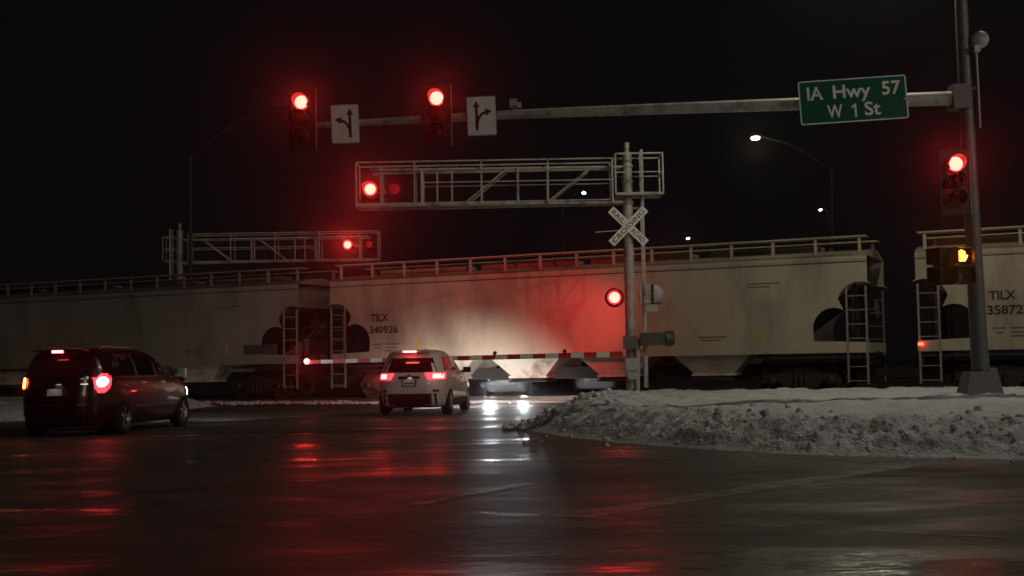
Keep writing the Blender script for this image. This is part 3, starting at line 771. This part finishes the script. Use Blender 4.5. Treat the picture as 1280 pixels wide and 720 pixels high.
def lane_sign(cx, cy, W, H, kind, label):
    c = at(cx, cy, armY(cx)-.2); Mf = face_frame(c, R(1.6)); root = empty('lane_sign', c, 0, label=label, cat='road sign', group='lane arrow signs on the mast arm')
    b = MB(c); b.prism(rrect(W, H, .03), Mf, .010); b.build('rim', grey, root)
    b = MB(c); b.prism(rrect(W-.035, H-.035, .03), Mf, .0135); b.build('panel', white_s, root)
    b = MB(c); Mt = Mf @ Matrix.Translation((0, 0, .016)); s = 1 if kind == 'left' else -1; z0 = 0
    x0 = .105*s
    def poly(pp): b.add([Mt @ Vector((x, y, 0)) for x, y in pp], [list(range(len(pp)))])
    poly([(x0-.03, -.30), (x0+.03, -.30), (x0+.03, .20), (x0-.03, .20)]); poly([(x0-.075, .19), (x0+.075, .19), (x0, .33)])
    pr = None
    for k in range(9):
        t = k/8; cx_ = x0 - s*.20*t**1.6; cy_ = -.20+.27*math.sin(t*math.pi/2)
        ang = math.atan2(.27*math.cos(t*math.pi/2)*1.57, -s*.32*max(t, .02)**.6); nx_, ny_ = -math.sin(ang)*.028, math.cos(ang)*.028
        cur = ((cx_+nx_, cy_+ny_), (cx_-nx_, cy_-ny_))
        if pr: poly([pr[0], pr[1], cur[1], cur[0]])
        pr = cur
    ex, ey = x0-s*.20, .07
    poly([(ex-s*.13, ey+.035), (ex+s*.025, ey+.085), (ex-s*.0, ey-.075)])
    b.build('arrows', black_s, root)
    b = MB(c); b.box(c+Vector((0, .08, 0)), (.05, .12, .35)); b.build('bracket', galvd, root)
lane_sign(431.5, 155, .60, .84, 'left', 'white lane sign with straight and left arrows, hung near the arm tip')
lane_sign(602, 145, .62, .84, 'right', 'white lane sign with straight and right arrows, hung right of a red light')

# pedestrian signals
def ped(c, yaw, lit, label):
    root = empty('pedestrian_signal', c, 0, label=label, cat='pedestrian signal', group='pedestrian signals on the mast pole'); rz = Matrix.Rotation(yaw, 3, 'Z'); O = Vector(c)
    P = lambda x, y, z_: O + rz @ Vector((x, y, z_))
    b = MB(O)
    for zz in (.19, -.19): b.box(P(0, .09, zz), (.38, .18, .365), rz)
    b.build('housing', blackm, root)
    for zz in (.19, -.19):
        b = MB(O)
        b.box(P(0, -.09, zz+.17), (.38, .18, .015), rz)
        for x in (-.183, .183): b.box(P(x, -.09, zz+.01), (.015, .18, .32), rz)
        b.build('visor', blackm, root)
    if lit:
        b = MB(O)      # raised hand
        b.box(P(0, -.004, .15), (.13, .008, .12), rz)
        for k, (x, h) in enumerate(((-.052, .09), (-.018, .115), (.018, .105), (.052, .08))): b.box(P(x, -.004, .205+h/2), (.027, .008, h), rz)
        b.box(P(.088, -.004, .165), (.028, .008, .1), rz @ Matrix.Rotation(R(28), 3, 'Y'))
        b.build('lit_hand', handm, root)
    return root
pc = at(1203, 332, 25.6); pp = ped(pc, R(8), True, 'pedestrian signal showing an amber hand, on the front of the mast pole')
b = MB(pc); b.box(at(1193.5, 333, 25.65), (.06, .2, .72)); b.box(at(1200, 354, 25.8), (.35, .06, .05)); b.box(at(1200, 311, 25.8), (.35, .06, .05)); b.build('bracket', galvd, pp)
pc = at(1175, 333, 25.8); pp = ped(pc, R(-62), False, 'dark pedestrian signal turned left, beside the one showing an amber hand')
b = MB(pc); b.box(at(1188, 352, 25.95), (.4, .05, .05)); b.box(at(1188, 313, 25.95), (.4, .05, .05)); b.build('bracket', galvd, pp)

# ---------------------------------------------------------------- street lamps
def street_lamp(px_pole, head, Y, label, lens, lit=None, grp='street lamps beyond the train', bend=None, met=None, power=0):
    met = met or mat('dark lamp post', (.018, .018, .018), .7)
    base = at(px_pole, 470, Y); base.z = 0; h = at(*head, Y); d = h-Vector((base.x, base.y, h.z)); 
    root = empty('street_lamp', base, 0, label=label, cat='street lamp', group=grp)
    top = at(px_pole, bend if bend else head[1]+30, Y); top.y = Y
    b = MB(base); b.tube([base-Vector((0, 0, .1)), Vector((top.x, Y, top.z))], [.12, .07], 10); b.build('pole', met, root)
    b = MB(base); p0 = Vector((top.x, Y, top.z)); c1 = p0.lerp(h, .55)+Vector((0, 0, .12*abs(h.z-p0.z)+.1))
    b.tube([p0-Vector((0, 0, .05)), p0.lerp(c1, .5), c1, h+Vector((0, 0, .05))], [.05, .045, .04, .035], 8); b.build('arm', met, root)
    sx = 1 if h.x > base.x else -1
    b = MB(base); c = h+Vector((sx*.2, 0, .05)); b.lathe(c-Vector((sx*.35, 0, 0)), (sx, 0, 0), [(.04, 0), (.11, .1), (.14, .4), (.1, .62), (0, .66)], 12); hd = b.build('lamp_head', met, root)
    if lens:
        b = MB(base); b.lathe(c+Vector((0, 0, -.06)), (0, 0, -1), [(lit or .16, 0), ((lit or .16)*.85, .07), ((lit or .16)*.5, .12), (0, .14)], 16); b.build('lamp_lens', lens, hd)
    if power: link_light('street_lamp_light', 'POINT', c+Vector((0, 0, -.35)), power, (1, .9, .62), size=.15)
    return root
street_lamp(1040, (950, 171), 53, 'brightly lit street lamp below the street name sign, arm reaching left', sodium, .20, bend=212, power=30)
street_lamp(238, (345, 133), 54, 'unlit street lamp rising at left behind the far cantilever signal', None, bend=196, met=mat('dull lamp post', (.05, .05, .05), .7))
street_lamp(702, (725, 239.5), 66, 'small white street lamp seen through the near cantilever railing', farlamp, .12, bend=262)
street_lamp(1037, (1029, 261), 90, 'tiny white lamp beside the pole of the bright street lamp', farlamp, .13, bend=268)
street_lamp(872, (863, 297), 105, 'tiny white lamp just above the hopper car roof', farlamp, .16, bend=303)

# ---------------------------------------------------------------- vehicles
class Body:
    def __init__(s, sl, n, crown): s.sl = sl; s.n = n; s.crown = crown
    def at(s, z):
        sl = s.sl
        z = max(sl[0][0], min(sl[-1][0], z))
        for i in range(len(sl)-1):
            if sl[i][0] <= z <= sl[i+1][0]:
                t = (z-sl[i][0])/(sl[i+1][0]-sl[i][0]); return [sl[i][k]+(sl[i+1][k]-sl[i][k])*t for k in range(1, 4)]
    def dz(s, y, z):
        yr, yf = s.sl[-3][1], s.sl[-3][2]; t = (y-(yr+yf)/2)/2.0
        return -s.crown*max(0, z-1.0)/.7*t*t
    def side(s, y, z):
        yr, yf, w = s.at(z); c = (yr+yf)/2; L = (yf-yr)/2; u = min(.999, abs((y-c)/L)); return w*(1-u**s.n)**(1/s.n)
    def rear(s, x, z):
        yr, yf, w = s.at(z); c = (yr+yf)/2; L = (yf-yr)/2; u = min(.999, abs(x/w)); return c-L*(1-u**s.n)**(1/s.n)
    def front(s, x, z):
        yr, yf, w = s.at(z); c = (yr+yf)/2; L = (yf-yr)/2; u = min(.999, abs(x/w)); return c+L*(1-u**s.n)**(1/s.n)
    def mesh(s, name, m, parent, arches, wr):
        zs = []
        for i in range(len(s.sl)-1):
            a, c = s.sl[i][0], s.sl[i+1][0]; k = max(1, int((c-a)/.05)); zs += [a+(c-a)*j/k for j in range(k)]
        zs.append(s.sl[-1][0]); N = 72; b = MB(); vs = []
        for z_ in zs:
            yr, yf, w = s.at(z_); c = (yr+yf)/2; L = (yf-yr)/2
            for j in range(N):
                t = 2*math.pi*j/N; cx, sy = math.cos(t), math.sin(t)
                e = 2/s.n; x = w*math.copysign(abs(cx)**e, cx); y = c+L*math.copysign(abs(sy)**e, sy)
                vs.append((x, y, z_+s.dz(y, z_)))
        fs = [(i*N+j, i*N+(j+1) % N, (i+1)*N+(j+1) % N, (i+1)*N+j) for i in range(len(zs)-1) for j in range(N)]
        fs += [list(range(N))[::-1], [len(vs)-N+j for j in range(N)]]
        b.add(vs, fs, 0, True); o = b.build(name, m, parent)
        # wheel wells
        cut = MB()
        for y0 in arches:
            for sx in (-1, 1):
                cut.lathe((sx*.62, y0, wr), (sx, 0, 0), [(wr+.07, 0), (wr+.07, .6)], 32)
        cu = cut.build('cut', m); 
        md = o.modifiers.new('b', 'BOOLEAN'); md.object = cu; md.operation = 'DIFFERENCE'; md.solver = 'EXACT'
        dg = bpy.context.evaluated_depsgraph_get(); me = bpy.data.meshes.new_from_object(o.evaluated_get(dg)); o.modifiers.clear(); o.data = me
        me.materials.clear(); me.materials.append(m); me.polygons.foreach_set('material_index', [0]*len(me.polygons))
        bpy.data.objects.remove(cu)
        return o
    def patch(s, where, z0, z1, e0, e1, name, m, parent, off=.008, nz=8, nx=10, sx=1):
        """a thin panel hugging the body; e0(z), e1(z) bound it sideways (rear/front: x, side: y)"""
        f0 = e0 if callable(e0) else (lambda t: e0); f1 = e1 if callable(e1) else (lambda t: e1)
        def P(a, z_, o_):
            if where == 'rear': v = Vector((a, s.rear(a, z_)-o_, z_))
            elif where == 'front': v = Vector((a, s.front(a, z_)+o_, z_))
            else: v = Vector((sx*(s.side(a, z_)+o_), a, z_))
            v.z += s.dz(v.y, z_); return v
        b = MB(); G = []
        for o_ in (off, -.03):
            G.append([[P(f0(i/nz)+(f1(i/nz)-f0(i/nz))*j/nx, z0+(z1-z0)*i/nz, o_) for j in range(nx+1)] for i in range(nz+1)])
        vs = [v for g in G for r_ in g for v in r_]; W = nx+1; T = W*(nz+1)
        fs = [(i*W+j, i*W+j+1, (i+1)*W+j+1, (i+1)*W+j) for i in range(nz) for j in range(nx)]
        rim = [j for j in range(W)]+[i*W+nx for i in range(1, nz+1)]+[nz*W+j for j in range(nx-1, -1, -1)]+[i*W for i in range(nz-1, 0, -1)]
        fs += [(rim[k], rim[(k+1) % len(rim)], rim[(k+1) % len(rim)]+T, rim[k]+T) for k in range(len(rim))]
        b.add(vs, fs, 0, False); 
        o = b.build(name, m, parent); return o
def wheel(parent, x, y, r, sx, w=.22):
    b = MB(); b.lathe((x-sx*w, y, r), (sx, 0, 0), [(r*.6, 0), (r*.93, .0), (r, .03), (r, w-.03), (r*.93, w), (r*.66, w+.004), (r*.66, w-.03), (r*.6, .05)], 28, cap=False)
    t = empty('wheel', (0, 0, 0)); t.parent = parent
    ty = b.build('tyre', tyrem, t)
    b = MB(); b.lathe((x, y, r), (sx, 0, 0), [(r*.66, 0), (r*.62, -.03), (r*.56, -.03), (r*.5, -.06)], 28, cap=False)
    b.lathe((x, y, r), (sx, 0, 0), [(.0, -.01), (.05, -.012), (.06, -.05)], 12)
    for k in range(5):
        a_ = 2*math.pi*k/5+.3
        for da in (-.12, .12):
            b.bar((x-sx*.025, y+.05*math.cos(a_), r+.05*math.sin(a_)), (x-sx*.018, y+r*.62*math.cos(a_+da), r+r*.62*math.sin(a_+da)), .035, .03)
    b.build('rim', rimm, t)
    b = MB(); b.lathe((x-sx*.1, y, r), (sx, 0, 0), [(.0, 0), (r*.6, 0)], 20); b.build('brake_disc', under, t)
def lerpf(a, b_): return lambda t: a+(b_-a)*t

# --- silver SUV
suv_ra = gpt(521, 518.5)    # ground under the rear axle centre
suv = empty('parked_suv', (suv_ra.x, suv_ra.y, .004), -R(7.5), label='silver crossover SUV with brake lights on, stopped at the striped gate', cat='car')
suv.name = 'silver_suv'.replace('silver_', '')
B = Body([(.20, -.70, 3.40, .80), (.27, -.84, 3.52, .88), (.45, -.91, 3.66, .915), (.62, -.93, 3.68, .925), (.80, -.93, 3.64, .925), (.93, -.90, 3.52, .92), (1.02, -.87, 3.25, .905), (1.08, -.85, 2.75, .89), (1.13, -.83, 2.42, .87), (1.30, -.74, 2.02, .81), (1.48, -.60, 1.52, .735), (1.58, -.50, 1.22, .685), (1.645, -.40, .95, .60), (1.675, -.22, .70, .46), (1.685, .1, .4, .2)], 4.6, .05)
bd = B.mesh('body', suvp, suv, (0, 2.66), .35)
B.patch('rear', .22, .56, -.84, .84, 'lower_bumper', trim, suv, .012)
B.patch('rear', 1.10, 1.47, lerpf(-.70, -.55), lerpf(.70, .55), 'rear_window', glassm, suv, .006)
B.patch('rear', .94, 1.0, -.27, .27, 'chrome_garnish', chrome, suv, .02, 2)
B.patch('rear', .74, .91, -.19, .19, 'plate_recess', trim, suv, .004, 2)
pl = B.patch('rear', .76, .90, -.155, .155, 'licence_plate', platem, suv, .02, 2)
B.patch('rear', 1.015, 1.045, -.06, .06, 'badge', galvd, suv, .02, 2)
for s_ in (-1, 1):
    L_ = B.patch('rear', .92, 1.075, (lambda t, s_=s_: s_*(.40+.08*(1-t)) if s_ > 0 else -.845+.0*t), (lambda t, s_=s_: .845 if s_ > 0 else -(.40+.08*(1-t))), 'brake_light', brake2, suv, .016)
    B.patch('rear', .945, 1.055, (lambda t, s_=s_: .60 if s_ > 0 else -.82), (lambda t, s_=s_: .82 if s_ > 0 else -.60), 'lamp_core', brake, L_, .03)
    B.patch('side', .95, 1.07, -.80, lerpf(-.62, -.50), 'lamp_side', brake2, L_, .014, sx=s_)
    B.patch('rear', .60, .66, (.60 if s_ > 0 else -.74), (.74 if s_ > 0 else -.60), 'reflector', lampoff, suv, .02, 2)
    B.patch('side', 1.14, 1.50, lerpf(-.42, -.22), lerpf(2.15, 1.25), 'side_window', glassm, suv, .006, 8, 20, sx=s_)
    w_ = B.patch('side', 1.13, 1.52, lerpf(.38, .40), lerpf(.46, .46), 'door_pillar', trim, suv, .011, 6, 2, sx=s_)
    B.patch('side', 1.13, 1.52, lerpf(1.30, 1.10), lerpf(1.38, 1.16), 'door_pillar', trim, suv, .011, 6, 2, sx=s_)
    for yy in (.55, 1.5): B.patch('side', .93, .965, yy, yy+.2, 'door_handle', chrome, suv, .03, 2, 4, sx=s_)
    B.patch('side', .22, .42, .5, 2.2, 'sill_cladding', trim, suv, .012, 3, 8, sx=s_)
    m_ = MB(); m_.box((s_*1.0, 1.98, 1.14), (.2, .12, .15)); m_.box((s_*.90, 2.02, 1.10), (.12, .05, .05)); m_.build('door_mirror', trim, suv)
    for yy in (0, 2.66): wheel(suv, s_*.915, yy, .345, s_)
    h = B.patch('front', .72, .86, (.52 if s_ > 0 else -.82), (.82 if s_ > 0 else -.52), 'headlight', headl, suv, .015, 3)
B.patch('front', 1.14, 1.56, lerpf(-.75, -.58), lerpf(.75, .58), 'windscreen', glassm, suv, .006)
b = MB(); b.box((0, -.62, 1.635), (1.10, .30, .03)); sp = b.build('spoiler', suvp, suv)
b = MB(); b.box((0, -.775, 1.625), (.34, .03, .045)); b.build('high_brake_light', brake, sp)
b = MB(); b.tube([(.3, -.1, 1.68), (.3, -.25, 1.72)], .012, 6); b.build('aerial', trim, suv)
Mp = Matrix.Translation((0, B.rear(0, .83)-.024, .83)) @ Matrix((Vector((1, 0, 0)), Vector((0, 0, 1)), Vector((0, -1, 0)))).transposed().to_4x4()
b = MB(); 
for k in range(5): b.add([Mp @ Vector((-.11+.05*k+x, y, 0)) for x, y in ((0, -.035), (.03, -.035), (.03, .035), (0, .035))], [(0, 1, 2, 3)])
b.build('plate_characters', letter, pl)

# --- dark minivan
van_rw = gpt(157, 542.5)
th = R(7.0)
right = Vector((math.cos(th), -math.sin(th), 0)); vra = van_rw - right*.98
van = empty('minivan', (vra.x, vra.y, .004), -th, label='dark maroon minivan with brake lights on and an orange left lamp, rolling at left', cat='car')
V = Body([(.18, -.80, 3.80, .86), (.26, -.95, 3.92, .93), (.42, -1.03, 4.02, .98), (.60, -1.05, 4.06, .995), (.80, -1.04, 4.03, .998), (.95, -1.01, 3.88, .99), (1.04, -.99, 3.60, .98), (1.10, -.98, 3.25, .96), (1.16, -.97, 3.10, .945), (1.34, -.93, 2.78, .89), (1.50, -.86, 2.46, .825), (1.60, -.79, 2.22, .77), (1.67, -.68, 1.98, .70), (1.71, -.50, 1.65, .58), (1.73, 0, 1.0, .3)], 4.2, .035)
V.mesh('body', vanp, van, (0, 3.08), .36)
V.patch('rear', .20, .40, -.9, .9, 'lower_bumper', trim, van, .010)
V.patch('rear', 1.12, 1.56, lerpf(-.78, -.64), lerpf(.78, .64), 'rear_window', glassm, van, .006)
V.patch('rear', 1.005, 1.03, -.62, .62, 'chrome_strip', chrome, van, .018, 2)
V.patch('rear', .60, .625, -.75, .75, 'bumper_step', chrome, van, .012, 2)
V.patch('rear', .77, .95, -.26, .26, 'plate_recess', trim, van, .004, 2)
V.patch('rear', .80, .93, -.155, .155, 'licence_plate', platem, van, .02, 2)
for s_ in (-1, 1):
    mm, ms = (brake, brake2) if s_ > 0 else (orange, emis('outer turn lens', (1, .08, .01), 3))
    L_ = V.patch('rear', .84, 1.22, (lambda t, s_=s_: s_*(.81 if s_ > 0 else .75)-.08*max(.1, 1-(2*t-1)**2)**.4), (lambda t, s_=s_: s_*(.81 if s_ > 0 else .75)+.08*max(.1, 1-(2*t-1)**2)**.4), 'tail_light', ms if s_ > 0 else lampoff, van, .014)
    V.patch('rear', .95, 1.16, (lambda t, s_=s_: s_*(.81 if s_ > 0 else .75)-.062*max(.15, 1-(2*t-1)**2)**.5), (lambda t, s_=s_: s_*(.81 if s_ > 0 else .75)+.062*max(.15, 1-(2*t-1)**2)**.5), 'lamp_core', mm, L_, .05)
    V.patch('side', .92, 1.14, -.84, lerpf(-.70, -.72), 'lamp_side', ms, L_, .014, sx=s_)
    for y0, y1, z1 in ((-.62, .55, 1.60), (.66, 1.55, 1.60), (1.64, 2.4, 1.585)):
        e1 = lerpf(y1, y1-.02) if y1 < 2 else lerpf(2.82, 2.16)
        V.patch('side', 1.17, z1, y0, e1, 'side_window', glassm, van, .006, 8, 8, sx=s_)
    V.patch('side', .52, .56, .5, 2.6, 'side_moulding', chrome, van, .014, 2, 12, sx=s_)
    for yy in (.75, 1.75): V.patch('side', 1.0, 1.035, yy, yy+.22, 'door_handle', chrome, van, .03, 2, 4, sx=s_)
    V.patch('side', 1.135, 1.155, -.6, 2.7, 'belt_trim', chrome, van, .012, 2, 20, sx=s_)
    m_ = MB(); m_.box((s_*1.09, 2.62, 1.20), (.24, .13, .19)); m_.box((s_*.98, 2.64, 1.14), (.14, .05, .05)); m_.build('door_mirror', vanp, van)
    for yy in (0, 3.08): wheel(van, s_*.985, yy, .345, s_)
    b = MB(); b.tube([(s_*.6, -.45, 1.70), (s_*.6, -.30, 1.755), (s_*.6, 1.3, 1.755), (s_*.6, 1.45, 1.70)], .02, 8); b.build('roof_rail', chrome, van)
    V.patch('front', .70, .88, (.58 if s_ > 0 else -.88), (.88 if s_ > 0 else -.58), 'headlight', headl, van, .015, 3)
V.patch('side', .76, .86, 3.62, 3.78, 'side_marker', emis('lit marker lamp', (1, .55, .3), 9), van, .012, 3, 4, sx=1)
V.patch('front', 1.18, 1.60, lerpf(-.82, -.68), lerpf(.82, .68), 'windscreen', glassm, van, .006)
b = MB(); b.box((0, -.78, 1.675), (1.02, .28, .03)); sp = b.build('spoiler', vanp, van)
b = MB(); b.box((0, -.93, 1.655), (.22, .03, .05)); b.build('high_brake_light', brake, sp)
b = MB(); b.tube([(-.3, V.rear(0, 1.15)-.03, 1.17), (.25, V.rear(0, 1.3)-.03, 1.22)], .012, 6); b.build('rear_wiper', trim, van)

def car_light(root, loc, aim, power, col, angle, name='headlamp_light', blend=.6):
    M_ = Matrix.Translation(root.location) @ Matrix.Rotation(root.rotation_euler.z, 4, 'Z')
    return link_light(name, 'SPOT', M_ @ Vector(loc), power, col, M_ @ Vector(aim), .08, angle, blend)
for s_ in (-.67, .67):
    car_light(suv, (s_, 3.80, .78), (s_*1.1, 10, -.45), 1500, (1, .93, .86), R(70), blend=1.0)
    car_light(van, (s_, 4.2, .8), (s_*1.2, 14, .3), 260, (1, .95, .88), R(60))
    pass
# plate lamps
car_light(van, (0, -1.16, 1.02), (0, -1.08, .8), .35, (1, .9, .75), R(120), 'plate_light')
car_light(suv, (0, -1.02, .98), (0, -.95, .8), .2, (1, .95, .9), R(120), 'plate_light')

# ---------------------------------------------------------------- lights
# unseen street lamp added at the right as key light for signs, snow and train
KX, KY = 24.0, 15.0
kl = empty('street_lamp', (KX+4.2, KY+.6, 0), 0, label='unseen street lamp added right of the camera as key light', cat='street lamp', group='added key light')
b = MB(kl.location); b.tube([(KX+4.2, KY+.6, -.1), (KX+4.2, KY+.6, 10.2)], [.13, .08], 12); b.build('pole', galvd, kl)
b = MB(kl.location); b.tube([(KX+4.2, KY+.6, 10.15), (KX+2.7, KY+.4, 10.8), (KX+.3, KY+.05, 11.0)], [.05, .045, .04], 8); b.build('arm', galvd, kl)
b = MB(kl.location); b.box((KX, KY, 11.0), (.75, .32, .14)); hd = b.build('lamp_head', galvd, kl)
b = MB(kl.location); b.box((KX, KY, 10.91), (.5, .24, .03)); b.build('lamp_lens', sodium, hd)
link_light('mast_lamp_light', 'POINT', la-Vector((0, 0, .3)), 800, (1, .90, .66), size=.05)
link_light('added_key_light', 'POINT', (KX, KY, 10.7), KEY, (1, .94, .80), size=.2)
fill_sun = bpy.data.lights.new('fill_sun', 'SUN'); fill_sun.energy = .13; fill_sun.angle = R(12); fill_sun.color = (1, .90, .70)  # weak fill added from behind the camera, standing for night glow
so = bpy.data.objects.new('fill_sun', fill_sun); COL.objects.link(so); so.rotation_euler = (R(74), 0, R(16))
# the crossing lamps that face the train throw a red wash on it
cm = Matrix.Translation(canti.location)
def red_spot(c, aim, power, ang): link_light('flasher_beam', 'SPOT', c, power, (1, .035, .04), aim, .08, ang, .9)
c = cm @ Vector((X(.46), .25, z(3.11))) + Vector((-.1, .3, 0)); red_spot(c, c+Vector((-.12, 1, -.14)), 620, R(50)); red_spot(c, c+Vector((-.5, 1, -.1)), 75, R(140))
c = cm @ Vector((X(6.66), .75, z(6.30))); red_spot(c, c+Vector((.15, 1, -.30)), 430, R(125))
# extra spots added before the lit lenses, aimed near the camera for halos
def halo_beam(c, power=360, ang=16, lift=.045, col=(1, .03, .025)):
    c = Vector(c); link_light('halo_spot', 'SPOT', c, power, col, CAMP+Vector((0, 0, lift*(c-CAMP).length)), .07, R(ang), 1.0)
for lx, ly, apx, dY in ((377, 128, 391, .35), (546, 123, 559, .35)): halo_beam(at(lx, ly, armY(apx)-dY-.12))
halo_beam(at(1194, 205, 25.6))
halo_beam(cm @ Vector((X(7.35), -.66, z(6.30))), 700); halo_beam(cm @ Vector((X(.46), -.40, z(3.11))), 350, lift=.03)
halo_beam(canf.location+Vector((7.3, -.66, 6.5)), 1300); halo_beam(tip+Vector((-.1, -.12, 0)), 150, lift=.02)
def on_car(r, p): return Matrix.Translation(r.location) @ Matrix.Rotation(r.rotation_euler.z, 4, 'Z') @ Vector(p)
halo_beam(on_car(van, (.83, -1.16, 1.05)), 22, lift=.02); halo_beam(on_car(van, (-.86, -1.1, 1.05)), 6, lift=.02, col=(1, .25, .04)); halo_beam(on_car(van, (0, -1.0, 1.645)), 30, lift=.02)
for x_ in (-.7, .7): halo_beam(on_car(suv, (x_, -1.08, 1.0)), 90, lift=.02)
halo_beam(on_car(suv, (0, -.85, 1.625)), 30, lift=.02)
halo_beam(at(1204, 320, 25.35), 90, col=(1, .3, .05))
# car waiting on the other side of the train, headlamps shining under the hoppers
oc = copy_tree(suv); oc.name = 'waiting_car'; oc.location = (-.15, 54.0, .0); oc.rotation_euler.z = math.pi-R(2)
tag(oc, 'car with bright headlamps waiting beyond the train, glimpsed under the hopper chutes', 'car')
for ch in oc.children:
    if ch.name.startswith('body'): ch.data = ch.data.copy(); ch.data.materials.clear(); ch.data.materials.append(mat('pale blue grey car paint', (.5, .53, .56), .35, .1, coat=.5))
for s_ in (-.67, .67):
    car_light(oc, (s_, 3.80, .78), (s_*.9, 9, -.5), OCP, (.90, .95, 1), R(40), blend=.5)
oc2 = copy_tree(oc); oc2.location = (3.55, 56.5, .0); oc2['label'] = 'second car waiting beyond the train, glimpsed between the hopper chutes near the gate mast'; oc2['group'] = oc['group'] = 'cars waiting beyond the train'
HZ = HAZE
if HZ:
    b = MB(); b.box2((-60, -20, -1.2), (60, 130, 13.5)); hz = b.build('glow_haze', MATS.setdefault('glow_haze', bpy.data.materials.new('glow_haze')))  # thin volume added to give the lamps a lens-like glow
    hm = MATS['glow_haze']; hm.use_nodes = True; nt = hm.node_tree; nt.nodes.remove(nt.nodes['Principled BSDF'])
    pv = nt.nodes.new('ShaderNodeVolumePrincipled'); pv.inputs['Density'].default_value = HZ; pv.inputs['Anisotropy'].default_value = .96
    pv.inputs['Color'].default_value = (.9, .9, .92, 1)
    nt.links.new(pv.outputs[0], nt.nodes['Material Output'].inputs['Volume']); tag(hz, kind='stuff')
